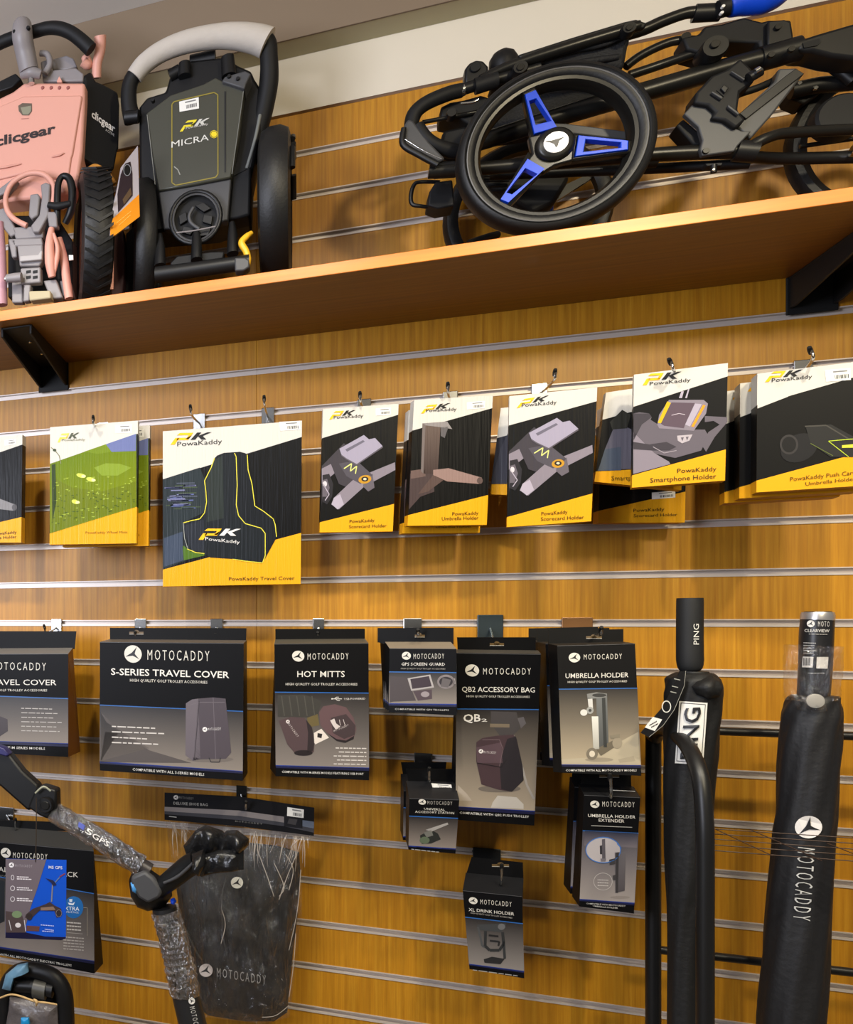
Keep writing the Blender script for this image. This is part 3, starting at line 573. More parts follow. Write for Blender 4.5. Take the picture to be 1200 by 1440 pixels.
def a_hm(A):
    f = cB
    A.logo(*px1(f, 298, 235), 8.6, 7.6, MW, k=.04); A.text('MOTOCADDY', *f((347, 254), (563, 252)), 36 / 3.75, MW); A.text('HOT MITTS', *f((293, 345), (543, 345)), 33 / 3.75, (216, 212, 204), 4, .012)
    A.text('HIGH QUALITY GOLF TROLLEY ACCESSORIES', *f((232, 389), (610, 390)), 14 / 3.75, MW, 4, .012, 0, 1)
    A.poly(f((190, 440), (330, 438), (420, 470), (400, 560), (190, 555)), (56, 54, 50), 2)
    for x in (210, 250, 290, 330, 370): A.line(f((x, 445), (x + 15, 550)), 1.4, (74, 72, 66), 3)
    A.poly(f((345, 560), (400, 540), (410, 600), (350, 610)), (96, 84, 52), 3)
    A.poly(f((195, 575), (260, 555), (330, 560), (370, 610), (385, 680), (380, 740), (330, 760), (285, 752), (240, 700)), (76, 60, 62), 4); A.poly(f((340, 570), (370, 610), (385, 680), (375, 735), (345, 745), (350, 640)), (44, 36, 38), 5); A.ell(*px1(f, 325, 745), 13, 4, (34, 28, 30), 5)
    A.poly(f((408, 530), (430, 500), (490, 488), (550, 505), (590, 560), (605, 620), (590, 670), (545, 690), (500, 680), (450, 640), (415, 600)), (92, 70, 72), 4); A.poly(f((450, 640), (500, 672), (550, 680), (592, 655), (590, 672), (545, 692), (500, 682)), (34, 28, 30), 5)
    A.poly(f((470, 560), (550, 540), (600, 600), (596, 650), (540, 672), (480, 640)), (62, 50, 52), 4.5)
    A.text('MOTOCADDY', *f((240, 590), (292, 662)), 13 / 3.75, (214, 204, 200), 6, .015, 0, 1, (.8, -.5)); A.logo(*px1(f, 243, 580), 2.6, 2.6, (214, 204, 200), l=6)
    A.poly(f((466, 574), (488, 564), (498, 590), (520, 606), (496, 622), (480, 600)), (196, 186, 182), 6); A.line(f((515, 570), (520, 600)), .7, (196, 186, 182), 6); A.line(f((535, 568), (545, 600)), .7, (196, 186, 182), 6); A.text('MOTOCADDY', *f((485, 636), (562, 603)), 12 / 3.75, (214, 204, 200), 6, .015, 0, 1)
    A.poly(f((380, 640), (420, 618), (460, 665), (388, 700), (382, 690)), (210, 200, 190), 5); A.poly(f((400, 640), (425, 645), (420, 668), (398, 662)), (40, 36, 36), 6)
    A.text('USB POWERED', *f((540, 466), (652, 464)), 11 / 3.75, (210, 206, 200), 4, .012, 0, 1); A.line(f((473, 460), (528, 460)), .9, (210, 206, 200), 4); A.line(f((488, 460), (500, 451), (512, 451)), .8, (210, 206, 200), 4); A.line(f((494, 460), (506, 469), (518, 469)), .8, (210, 206, 200), 4); A.ell(*px1(f, 476, 460), 1, 1, (210, 206, 200), 5)
    A.bars([f(([495, 512, 485, 502, 485][i], 719 + i * 21), (657, 722 + i * 21)) for i in range(5)], 1.5, (196, 190, 184), seed=4)
    A.text('COMPATIBLE WITH M-SERIES MODELS FEATURING USB PORT', *f((212, 850), (642, 862)), 12 / 3.75, (216, 214, 208), 4, .01, 0, 1)
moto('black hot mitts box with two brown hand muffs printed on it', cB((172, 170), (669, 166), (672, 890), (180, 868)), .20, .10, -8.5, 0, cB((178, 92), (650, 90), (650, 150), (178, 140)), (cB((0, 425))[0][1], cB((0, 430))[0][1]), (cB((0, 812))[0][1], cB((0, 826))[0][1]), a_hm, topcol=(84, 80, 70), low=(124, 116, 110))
hook('hook carrying the black hot mitts box', 448, 0, (447, 890), .10, pw=.012, droop=.01)
def a_gps(A):
    f = cB
    A.logo(*px1(f, 869, 233), 6.4, 5.6, MW); A.text('MOTOCADDY', *f((907, 250), (1068, 248)), 29 / 3.75, MW); A.text('GPS SCREEN GUARD', *f((843, 285), (1073, 286)), 17 / 3.75, (214, 210, 202), 4, .015, 0, 1)
    A.text('HIGH QUALITY GOLF TROLLEY ACCESSORIES', *f((840, 304), (1075, 306)), 8 / 3.75, (150, 146, 140), 4, .01, 0, 1)
    A.poly(f((785, 340), (870, 350), (900, 420), (920, 470), (800, 475), (780, 480)), (66, 58, 58), 2)
    A.poly(f((875, 352), (995, 332), (1015, 400), (895, 418)), (160, 154, 152), 3); A.poly(f((890, 356), (988, 340), (1003, 394), (900, 408)), (52, 40, 46), 4); A.poly(f((905, 420), (1003, 410), (1005, 460), (930, 470)), (70, 56, 60), 3); A.ell(*px1(f, 968, 436), 6, 4, (140, 130, 132), 4)
    A.ell(*px1(f, 1078, 370), 12.4, 10, (120, 112, 112), 3); A.ell(*px1(f, 1078, 370), 9.5, 7, (40, 34, 36), 4); A.poly(f((1060, 350), (1105, 360), (1090, 400), (1050, 395)), (90, 84, 84), 5); A.poly(f((1098, 362), (1125, 352), (1128, 380), (1108, 390)), (150, 144, 142), 3)
    A.text('COMPATIBLE WITH GPS TROLLEYS', *f((808, 518), (1093, 524)), 9 / 3.75, (190, 188, 184), 4, .01, 0, 1)
gps = moto('small black screen guard box, frontmost of the row under its own hook', cB((780, 194), (1133, 196), (1134, 548), (775, 530)), .26, .025, 10, 0, cB((742, 88), (1118, 86), (1118, 162), (742, 158)), (cB((0, 318))[0][1], cB((0, 322))[0][1]), (cB((0, 486))[0][1], cB((0, 490))[0][1]), a_gps, topcol=(120, 108, 92), slot=(*cB((940, 128))[0], 7))[0]
for i in range(3): copy_thing(gps, gps.location + Vector((-.001 * i, .034 * (i + 1), 0)), ['second small black screen guard box, right behind the front one', 'third small black screen guard box counted from the front one', 'rearmost small black screen guard box, nearest the wall'][i])
hook('hook carrying the row of small screen guard boxes', 580, 0, (588, 886), .26, pw=.018, droop=.004)
def a_qb(A):
    f = cC
    A.logo(*px1(f, 141, 342), 9.8, 8.5, MW, k=.05); A.text('MOTOCADDY', *f((205, 366), (482, 366)), 40 / 4.138, MW); A.text('QB2 ACCESSORY BAG', *f((82, 466), (506, 470)), 31 / 4.138, (214, 210, 202), 4, .01)
    A.text('HIGH QUALITY GOLF TROLLEY ACCESSORIES', *f((108, 498), (476, 502)), 13 / 4.138, MW, 4, .012, 0, 1)
    A.text('QB', *f((90, 640), (190, 638)), 44 / 4.138, (220, 216, 210), 4, .02); A.text('2', *f((195, 640), (228, 640)), 18 / 4.138, (220, 216, 210), 4, .02)
    A.poly(f((250, 580), (400, 585), (420, 680), (380, 720), (300, 720), (250, 650)), (66, 62, 62), 2); A.line(f((245, 662), (358, 664)), 5, (112, 100, 84), 3); A.poly(f((405, 620), (440, 612), (455, 650), (425, 680)), (90, 86, 88), 3)
    A.line(f((380, 720), (420, 860), (460, 1010), (500, 1090)), 3, (150, 144, 138), 3); A.poly(f((60, 1010), (110, 1060), (140, 1100), (50, 1100)), (166, 154, 140), 2); A.poly(f((260, 1110), (290, 1070), (400, 1080), (440, 1120), (440, 1148), (250, 1140)), (178, 172, 164), 3)
    A.ell(*px1(f, 300, 1030), 30, 5, (104, 96, 88), 3)
    A.poly(f((165, 760), (200, 735), (280, 722), (380, 715), (400, 740), (435, 900), (440, 980), (370, 1048), (290, 1035), (195, 1005), (165, 870)), (66, 50, 54), 4); A.poly(f((345, 740), (395, 725), (435, 900), (440, 980), (372, 1048), (310, 1030), (300, 880)), (40, 36, 40), 5)
    A.poly(f((165, 790), (310, 760), (318, 880), (170, 880)), (84, 66, 72), 5); A.line(f((170, 880), (310, 905), (340, 860)), 1, (30, 26, 28), 6); A.line(f((200, 745), (300, 745), (320, 800), (300, 900)), .8, (110, 92, 96), 6)
    A.logo(*px1(f, 192, 812), 3.2, 3, (226, 220, 216), l=6); A.text('MOTOCADDY', *f((208, 824), (280, 828)), 16 / 4.138, (226, 220, 216), 6, .01, 0, 1)
    A.text('COMPATIBLE WITH QB2 PUSH TROLLEY', *f((68, 1176), (472, 1200)), 14 / 4.138, (216, 214, 208), 4, .01, 0, 1)
moto('tall black accessory bag box with a dark purple pouch printed on it', cC((50, 240), (542, 246), (503, 1246), (45, 1212)), .19, .05, -3.4, -8, cC((54, 150), (512, 150), (512, 226), (58, 220)), (cC((0, 566))[0][1], cC((0, 570))[0][1]), (cC((0, 1136))[0][1], cC((0, 1162))[0][1]), a_qb, topcol=(70, 66, 60), low=(156, 143, 125), slot=(*cC((285, 190))[0], 10))
hook('hook with a tall dark steel plate over the tall accessory bag box', 689, 0, (700, 903), .13, pw=.024, ph=.06, plate=mat('dark_steel_plate', (62, 72, 76), .35, .7), droop=.018)
def a_um(A):
    f = cC
    A.logo(*px1(f, 736, 268), 8.1, 6.8, MW); A.text('MOTOCADDY', *f((790, 280), (1012, 276)), 33 / 4.138, MW); A.text('UMBRELLA HOLDER', *f((684, 388), (1050, 382)), 29 / 4.138, (214, 210, 202), 4, .01)
    A.text('HIGH QUALITY GOLF TROLLEY ACCESSORIES', *f((697, 416), (1042, 411)), 12 / 4.138, MW, 4, .012, 0, 1)
    A.poly(f((660, 860), (820, 850), (960, 780), (1108, 700), (1112, 885), (665, 885)), (166, 155, 133), 2); A.poly(f((990, 860), (1080, 840), (1090, 870), (1000, 880)), (150, 140, 120), 3); A.ell(*px1(f, 880, 862), 20, 3, (140, 130, 112), 3)
    A.grad(f((862, 480), (925, 478), (936, 800), (872, 800)), (104, 106, 106), (70, 72, 72), 4); A.poly(f((808, 480), (862, 470), (925, 478), (920, 500), (812, 510)), (120, 120, 118), 5); A.ell(*px1(f, 880, 487), 10, 2.6, (50, 50, 50), 6)
    A.poly(f((812, 500), (840, 505), (845, 580), (820, 575)), (196, 194, 190), 5); A.ell(*px1(f, 790, 588), 5, 4.5, (206, 202, 196), 6); A.ell(*px1(f, 826, 575), 5, 5, (150, 150, 146), 6); A.ell(*px1(f, 826, 575), 2.2, 2.2, (60, 60, 60), 7)
    A.grad(f((836, 610), (874, 610), (880, 800), (846, 800)), (210, 208, 200), (160, 158, 150), 5); A.poly(f((895, 500), (915, 498), (925, 790), (905, 790)), (48, 50, 50), 5)
    A.ell(*px1(f, 838, 828), 8, 8.5, (110, 102, 88), 6); A.ell(*px1(f, 838, 828), 4, 4.5, (196, 186, 168), 7); A.poly(f((860, 800), (980, 740), (1000, 770), (890, 840)), (96, 88, 74), 5); A.ell(*px1(f, 985, 765), 7, 8, (140, 130, 112), 6); A.poly(f((940, 720), (1000, 712), (1000, 735), (950, 740)), (120, 112, 96), 6)
    A.text('COMPATIBLE WITH ALL MOTOCADDY MODELS', *f((686, 930), (1098, 930)), 13 / 4.138, (216, 214, 208), 4, .01, 0, 1)
umb = moto('front black umbrella holder box with a silver tube bracket printed on it', cC((636, 198), (1090, 186), (1126, 956), (664, 938)), .25, .045, -5, 7, cC((585, 112), (1022, 102), (1022, 182), (585, 180)), (cC((0, 452))[0][1], cC((0, 446))[0][1]), (cC((0, 892))[0][1], cC((0, 896))[0][1]), a_um, topcol=(46, 40, 34), low=(168, 154, 130), slot=(*cC((850, 150))[0], 11))[0]
copy_thing(umb, umb.location + Vector((-.004, .07, .002)), 'umbrella holder box hanging behind the front silver tube bracket one, its left edge in view')
copy_thing(umb, umb.location + Vector((-.006, .135, .004)), 'umbrella holder box nearest the wall, behind the front silver tube bracket one')
hook('hook with a brown-tinted plate carrying the umbrella holder boxes', 811, 0, (846, 883), .25, pw=.027, ph=.04, plate=mat('tinted_plate', (120, 84, 50), .35, .4), droop=.004)
def a_ext(A):
    f = cX
    A.logo(*px1(f, 922, 236), 6.4, 5.2, MW, k=.06); A.text('MOTOCADDY', *f((957, 247), (1108, 250)), 26 / 3.33, MW); A.text('UMBRELLA HOLDER', *f((890, 295), (1112, 303)), 15 / 3.33, (210, 206, 198), 4, .012); A.text('EXTENDER', *f((940, 317), (1060, 322)), 15 / 3.33, (210, 206, 198), 4, .012)
    A.line(f((905, 336), (1097, 344)), 1, (150, 148, 144), 4); A.grad(f((876, 360), (1122, 372), (1120, 440), (872, 430)), (40, 44, 62), (104, 98, 104), 2)
    A.ring(*px1(f, 961, 450), 24.5, 18, 1.2, (60, 110, 180), 6); A.ell(*px1(f, 961, 450), 24, 17.6, (170, 164, 166), 4)
    A.poly(f((955, 400), (970, 398), (972, 498), (956, 500)), (84, 80, 86), 5); A.poly(f((945, 430), (956, 428), (956, 470), (946, 470)), (50, 48, 52), 5); A.poly(f((948, 490), (975, 490), (972, 504), (950, 504)), (110, 106, 112), 6)
    A.line(f((1025, 420), (1045, 440), (1040, 465)), 1, (60, 110, 180), 5)
    A.grad(f((1015, 462), (1066, 458), (1062, 640), (1018, 650)), (96, 92, 96), (74, 70, 74), 5); A.poly(f((1020, 462), (1034, 460), (1030, 650), (1020, 650)), (52, 50, 52), 6); A.poly(f((988, 495), (1018, 488), (1018, 515), (992, 520)), (60, 58, 60), 6); A.poly(f((1005, 570), (1020, 565), (1020, 590), (1008, 592)), (60, 58, 60), 6)
    A.ring(*px1(f, 960, 598), 13, 12, .6, (196, 190, 186), 4); A.bars([f((935, 590 + i * 13), (985, 592 + i * 13)) for i in range(3)], 1.2, (196, 190, 186)); A.ell(*px1(f, 1040, 672), 14, 2, (130, 122, 118), 3)
    A.text('COMPATIBLE WITH MOTOCADDY', *f((882, 704), (1066, 716)), 7.5 / 3.33, (200, 198, 194), 4, .01, 0, 1); A.text('UMBRELLA HOLDER', *f((913, 716), (1030, 726)), 7.5 / 3.33, (200, 198, 194), 4, .01, 0, 1)
ext = moto('front umbrella holder extender box with a white oval inset, below the umbrella holder boxes', cX((872, 192), (1136, 204), (1106, 749), (850, 716)), .24, .05, 0, -6, cX((866, 88), (1092, 96), (1094, 152), (856, 142)), (cX((0, 360))[0][1], cX((0, 372))[0][1]), (cX((0, 682))[0][1], cX((0, 700))[0][1]), a_ext, topcol=(24, 24, 26), low=(148, 140, 136), tint=(60, 58, 68), slot=(*cX((990, 104))[0], 14))
A = Art(Pl(*cX((1050, 178))[0], .225, 0, -6)); A.sticker(cX((990, 168), (1110, 174), (1116, 192), (1000, 187)), 3, 5); A.build('price_label', ext[0])
copy_thing(ext[0], ext[0].location + Vector((.006, .09, .0)), 'rear umbrella holder extender box, dark edge showing left of the front one')
hook('hook carrying the umbrella holder extender boxes', 850, -3, (858, 1090), .27, pw=.02, droop=.012)
def a_uni(A):
    f = cB
    A.logo(*px1(f, 952, 1003), 5.3, 3.9, MW, k=.08); A.text('MOTOCADDY', *f((980, 1016), (1110, 1020)), 20 / 3.75, (170, 166, 158)); A.text('UNIVERSAL', *f((962, 1045), (1072, 1050)), 12 / 3.75, MW, 4, .012, 0, 1); A.text('ACCESSORY STATION', *f((915, 1060), (1120, 1068)), 12 / 3.75, MW, 4, .012, 0, 1)
    A.poly(f((940, 1180), (1000, 1150), (1035, 1170), (1050, 1200), (1000, 1222), (950, 1225)), (36, 38, 36), 3); A.ell(*px1(f, 965, 1205), 7, 5, (84, 96, 76), 4); A.poly(f((970, 1150), (1085, 1112), (1090, 1122), (1000, 1160)), (150, 146, 142), 4); A.poly(f((960, 1165), (1000, 1150), (1010, 1180), (975, 1190)), (104, 104, 98), 4)
    A.bars([f((895, 1252), (1040, 1268))], 1.2, (150, 148, 144))
uni = moto('front accessory station box below the screen guard boxes, white price label on its flap', cB((884, 985), (1148, 992), (1128, 1277), (880, 1255)), .20, .06, 0, -8, cB((868, 830), (1118, 830), (1110, 900), (880, 890)), (cB((0, 1078))[0][1], cB((0, 1090))[0][1]), (cB((0, 1236))[0][1], cB((0, 1252))[0][1]), a_uni, low=(130, 120, 112), topcol=(28, 28, 30))
A = Art(Pl(*cB((1052, 925))[0], .17, 0, 0)); A.sticker(cB((1000, 905), (1105, 912), (1110, 940), (1008, 934)), 3, 5); A.build('price_label', uni[0])
copy_thing(uni[0], uni[0].location + Vector((-.004, .068, .004)), 'rear accessory station box, its edge showing left of the front one')
hook('hook carrying the accessory station boxes', 594.5, -3, (604, 1081), .20, pw=.017, droop=.012)
def a_xl(A):
    f = cX
    A.logo(*px1(f, 352, 688), 6.2, 4.8, MW, k=.12); A.text('MOTOCADDY', *f((386, 704), (532, 716)), 24 / 3.33, MW); A.text('XL DRINK HOLDER', *f((331, 736), (544, 757)), 15 / 3.33, (212, 208, 200), 4, .012); A.text('HIGH QUALITY GOLF TROLLEY ACCESSORIES', *f((340, 748), (536, 772)), 7 / 3.33, (160, 156, 150), 4, .01, 0, 1)
    A.poly(f((370, 800), (505, 795), (505, 815), (480, 835), (380, 825)), (58, 60, 62), 3); A.ell(*px1(f, 485, 810), 5, 4.5, (96, 96, 98), 4); A.line(f((375, 810), (395, 900), (410, 905)), 3, (70, 72, 74), 3); A.line(f((410, 830), (408, 900), (430, 920), (475, 920), (495, 890), (490, 835)), 4, (40, 42, 44), 4)
    A.line(f((425, 850), (470, 855)), 2.6, (28, 28, 30), 4); A.line(f((430, 875), (475, 880), (470, 900)), 2.6, (34, 34, 36), 4); A.line(f((495, 880), (500, 960)), 3.6, (46, 48, 50), 4); A.poly(f((402, 962), (440, 950), (500, 960), (480, 985), (405, 978)), (34, 34, 36), 5)
    A.bars([f((350, 1012), (560, 1040))], 1.2, (150, 148, 144))
xl = moto('drink holder box hanging alone, lowest and separate on the bare slatwall', cX((303, 640), (582, 668), (592, 1053), (335, 1010)), .20, .07, 6, -4, cX((345, 484), (585, 510), (588, 580), (318, 560)), (cX((0, 765))[0][1], cX((0, 796))[0][1]), (cX((0, 986))[0][1], cX((0, 1020))[0][1]), a_xl, low=(128, 122, 118), topcol=(26, 26, 28), slot=(*cX((480, 522))[0], 12))
A = Art(Pl(*cX((490, 637))[0], .18, 6, 0)); A.sticker(cX((434, 620), (546, 632), (546, 655), (434, 645)), 3, 5); A.build('price_label', xl[0])
hook('hook carrying the lone drink holder box', 684, -5, (706, 1217), .19, pw=.026, plate=mat('dark_steel_plate2', (40, 42, 44), .4, .5), droop=.012)
def a_ess(A):
    f = cl = crop(0, 1150, 6.264)
    A.logo(*px1(f, 52, 308), 7.0, 7.0, MW, k=.1); A.text('MOTOCADDY', *f((116, 352), (418, 368)), 52 / 6.26, MW); A.text('ESSENTIAL ACCESSORY PACK', *f((-262, 455), (690, 524)), 46 / 6.26, (190, 186, 180), 4, .01)
    A.text('HIGH QUALITY GOLF TROLLEY ACCESSORIES', *f((-80, 508), (500, 550)), 14 / 6.26, (120, 118, 112), 4, .01, 0, 1)
    A.poly(f((-100, 540), (0, 545), (42, 560), (42, 910), (0, 930), (-100, 930)), (24, 28, 34), 3)
    A.ell(*px1(f, 650, 788), 13.6, 15.5, (24, 96, 160), 3); A.text('EXTRA', *f((548, 812), (700, 818)), 36 / 6.26, (226, 226, 226), 5, .015); A.text('VALUE PACK', *f((580, 834), (696, 842)), 17 / 6.26, (206, 210, 216), 5, .01, 0, 1)
    A.poly(f((600, 745), (640, 755), (660, 740), (650, 768), (610, 765)), (220, 224, 228), 5); A.poly(f((610, 715), (640, 715), (636, 742), (614, 740)), (200, 208, 216), 5)
    A.bars([f((590, 920 + i * 30), (715, 930 + i * 30)) for i in range(3)], 1.8, (190, 184, 176), seed=2); A.line(f((590, 1010), (730, 1022)), .6, (170, 164, 156), 4)
    A.bars([f((560, 1048 + i * 26), (740, 1062 + i * 26)) for i in range(5)], 1.4, (176, 168, 160), seed=6); A.line(f((735, 790), (770, 792), (772, 1040)), .5, (160, 150, 130), 4)
    A.text('COMPATIBLE WITH ALL MOTOCADDY ELECTRIC TROLLEYS', *f((-190, 1180), (632, 1310)), 20 / 6.26, (216, 214, 208), 4, .01, 0, 1)
cl = crop(0, 1150, 6.264)
moto('large black box with a round blue badge, at lower left behind the swing tag', cl((-260, 190), (826, 290), (832, 1372), (-260, 1160)), .17, .07, 5, 0, cl((-260, 10), (600, 40), (760, 110), (-260, 80)), (cl((0, 475))[0][1], cl((0, 668))[0][1]), (cl((0, 1100))[0][1], cl((0, 1264))[0][1]), a_ess, low=(128, 119, 113), topcol=(54, 54, 54))
hook('hook carrying the large multipack box at lower left', 10, -5, (22, 1152), .12, pw=.02, droop=.012)
# ---------------------------------------------------------------- trolleys on the shelf
t1, t2, t3, t4 = crop(0, 20, 6), crop(0, 200, 5.4545), crop(170, 20, 4.8), crop(170, 220, 4.8)
w1, w2, w3, w4, w5, w6, w7 = crop(610, 80, 3.75), crop(700, 20, 4.615), crop(930, 0, 6.316), crop(930, 70, 6.667), crop(570, 200, 6.316), crop(560, 60, 6), crop(1000, 0, 5.333)
FK = lambda x, d: (52.63 + .01745 * x) * 10 * D / (D - d)          # px per metre at column x, depth d
def slab(parent, name, pts, d, th, m, yaw=0, pitch=0, bevel=.003, label=None, mb=None):
    cx = sum(q[0] for q in pts) / len(pts); cy = sum(q[1] for q in pts) / len(pts); pl = Pl(cx, cy, d, yaw, pitch)
    if mb is not None: mb.prism([pl.p(*q) for q in pts], -pl.n * th, m); return pl
    b = MB(); b.prism([pl.p(*q) for q in pts], -pl.n * th, m); o = b.build(name, parent, smooth=40, bevel=bevel)
    if label: lab(o, label)
    return pl
def ptube(parent, name, pts, m, label=None, seg=14, mb=None, sub=5, smooth=True):
    """pts: (x, y, depth, radius in px)"""
    path = [P(x, y, d) for x, y, d, r in pts]; rr = [r / FK(x, d) for x, y, d, r in pts]
    b = mb or MB(); b.tube(path, rr, m, seg, smooth, sub=sub)
    if mb is not None: return
    o = b.build(name, parent, 50)
    if label: lab(o, label)
    return o
def T(f, *p): return [(f((a, b))[0][0], f((a, b))[0][1], d, r) for a, b, d, r in p]
def disc(parent, name, x, y, d, r, th, m, seg=24, label=None, axis=(0, -1, 0)):
    rr = r / FK(x, d); b = MB(); c = P(x, y, d); b.lathe(c, axis, [(.0001, 0), (rr * .9, 0), (rr, -th * .15), (rr, -th), (.0001, -th)], m, seg)
    o = b.build(name, parent, 35)
    if label: lab(o, label)
    return o
def tyre(parent, c, axis, Ro, wd, rim_m, tread=0, name='wheel'):
    """a spoked-less tyre + rim + hub; returns the wheel object"""
    ax = Vector(axis).normalized(); b = MB(); h = wd / 2
    b.lathe(c, ax, [(Ro * .78, -h * .8), (Ro * .84, -h), (Ro * .95, -h * .85), (Ro, -h * .35), (Ro, h * .35), (Ro * .95, h * .85), (Ro * .84, h), (Ro * .78, h * .8), (Ro * .78, -h * .8)], RUB, 48)
    if tread:
        u = Vector((0, 0, 1)); v = ax.cross(u)
        for k in range(44):
            a = 2 * math.pi * k / 44
            for sg in (-1, 1):
                pts = []
                for (s_, aa) in ((0, .05), (.42, -.05), (.42, -.01), (0, .09)):
                    an = a + aa; pts.append(Vector(c) + (u * math.cos(an) + v * math.sin(an)) * (Ro * 1.0 + .0005) + ax * (sg * s_ * wd))
                b.prism(pts, (pts[0] - Vector(c) - ax * ax.dot(pts[0] - Vector(c))).normalized() * .002, RUB)
    wh = b.build(name, parent, 40); b = MB()
    b.lathe(c, ax, [(.0001, h * .5), (Ro * .2, h * .6), (Ro * .24, h * .3), (Ro * .6, h * .2), (Ro * .78, h * .75), (Ro * .79, h * .6), (Ro * .79, -h * .6), (Ro * .6, -h * .2), (.0001, -h * .3)], rim_m, 40)
    b.build('rim', wh, 30); return wh
# ===== the black folded trolley with the white foam handle sleeve
tr = thing('folded_golf_trolley', P(285, 330, .22) * 1, 'black upright folded trolley with a white foam sleeve on its handle', 'golf trolley'); tr.location.z = ZS + .022
OLV = mat('olive_grey_cover_plastic', (62, 62, 52), .38, coat=.2); DGR = mat('charcoal_cover_plastic', (66, 66, 68), .5)
FOAM = mat('white_foam_sleeve', (186, 178, 168), .75, noise=.06, nscale=60, bump=.35)
slab(tr, 'body_frame', t3((120, 625), (175, 560), (300, 522), (335, 400), (400, 335), (470, 310), (700, 285), (790, 340), (880, 380), (900, 430), (985, 560), (930, 850), (880, 1110)) + t4((870, 405), (720, 440), (640, 470), (300, 500), (190, 520), (130, 410)), .24, .10, BLK, bevel=.006)
plM = slab(tr, 'front_cover', t3((172, 668), (335, 545), (560, 470), (640, 425), (700, 458), (832, 512), (800, 800)) + t4((742, 142), (500, 190), (255, 232), (215, 0)), .275, .03, OLV, label='olive grey bag cover')
slab(tr, 'lower_cover', t4((255, 238), (500, 196), (745, 150), (722, 430), (640, 445), (500, 470), (290, 492)), .268, .03, DGR)
slab(tr, 'side_cover', t4((748, 130), (880, 60), (872, 395), (722, 432)), .25, .06, BLKM, bevel=.005)
A = Art(plM, .0006)
OY = (136, 122, 44)
rr_ = t3((360, 592), (630, 530), (655, 545), (656, 800)) + t4((656, 120), (640, 142), (370, 196), (345, 178)) + t3((345, 900), (345, 610), (360, 592)); A.line(rr_, 1.6, OY, 3)
A.line(t3((705, 522)) + t4((705, 108)), 2.2, (14, 14, 14), 3); A.line(t3((178, 680)) + t4((232, 190)), 1, (120, 120, 112), 3); A.line(t3((828, 520)) + t4((750, 120)), 1, (110, 110, 104), 3)
A.sticker(t3((394, 592), (526, 562), (528, 638), (397, 661)), 4)
A.pk(*t3((430, 722), (600, 702), (398, 795)), yc=(222, 204, 40), kc=(200, 198, 190), l=4); A.text('PowaKaddy', *t3((440, 778), (590, 748)), 14 / 4.8, (196, 194, 186), 5, .01)
A.text('MICRA', *t3((342, 903), (594, 852)), 44 / 4.8, (214, 212, 204), 5, .0); A.ell(*t3((629, 812))[0], 4, 4, (232, 206, 30), 5); A.ring(*t3((629, 812))[0], 5.4, 5.4, .7, (232, 206, 30), 5, 8)
A.line(t4((360, 70), (385, 90), (400, 125)), 1.4, (150, 150, 140), 3)
A.build('cover_print', tr)
hd = ptube(tr, 'handle', T(t3, (80, 720, .24, 12), (55, 610, .245, 11), (60, 480, .25, 11), (110, 390, .255, 11), (250, 260, .26, 11), (450, 190, .26, 11), (700, 150, .26, 11), (900, 145, .26, 11), (985, 190, .255, 12), (1000, 300, .25, 12), (1000, 450, .24, 13), (975, 600, .23, 13), (935, 760, .22, 13), (890, 900, .21, 13), (860, 1010, .2, 12)), BLKM)
ptube(hd, 'foam_sleeve', T(t3, (92, 420, .255, 12.5), (160, 335, .258, 13.5), (280, 250, .26, 14), (450, 185, .262, 15), (650, 150, .262, 16), (800, 150, .262, 17.5), (920, 170, .26, 19), (990, 195, .258, 20)), FOAM, 'white foam sleeve', 18)
for nm, p in (('pivot_knob', ((30, 700, .255, 9), (120, 690, .255, 9))), ('bracket_block', ((470, 340, .22, 12), (640, 300, .22, 12))), ('hinge_post', ((720, 290, .25, 9), (730, 420, .25, 10))), ('hinge_post', ((430, 330, .25, 8), (430, 420, .25, 9))), ('hinge_lug', ((330, 420, .24, 9), (400, 380, .24, 9)))):
    ptube(tr, nm, T(t3, *p), BLK, smooth=False)
slab(tr, 'top_hinge_plate', t3((680, 455), (700, 420), (840, 380), (880, 400), (845, 470), (835, 505)), .285, .05, DGR)
ptube(tr, 'cable', T(t3, (940, 680, .27, 2.4), (905, 850, .272, 2.4), (850, 1040, .27, 2.4)), mat('grey_cable', (110, 112, 108), .5), seg=8)
for x, y in ((215, 575), (790, 430), (730, 415)): disc(tr, 'screw', *t3((x, y))[0], .29, 2.6, .01, BLKM, 10)
# round hand wheel emblem
ce = t4((505, 412))[0]; b = MB(); rx, ry = 35, 36.5
ring_pts = lambda k, d: [P(ce[0] + rx * k * math.cos(a), ce[1] + ry * k * math.sin(a) - .1 * rx * k * math.cos(a), d) for a in [2 * math.pi * i / 28 for i in range(28)]]
b.tube(ring_pts(1, .285), .0048, BLK, 8, True, closed=True, sub=1); b.build('hub_ring', tr, 50)
b = MB(); b.tube(ring_pts(.9, .288), .0022, DGR, 6, True, closed=True, sub=1); b.build('inner_ring', tr, 50)
slab(tr, 'hub_recess', [(ce[0] + 32 * math.cos(2 * math.pi * i / 20), ce[1] + 33 * math.sin(2 * math.pi * i / 20)) for i in range(20)], .2725, .012, mat('deep_black', (10, 10, 11), .7), bevel=0)
for q in (((500, 330), (560, 310), (610, 350), (560, 375)), ((390, 400), (440, 370), (450, 430), (400, 460)), ((560, 390), (620, 400), (610, 460), (550, 440)), ((420, 470), (500, 480), (470, 530), (410, 510)), ((520, 480), (610, 480), (590, 530), (530, 540))):
    slab(tr, 'hub_rib', t4(*q), .281, .01, BLK, bevel=.001)
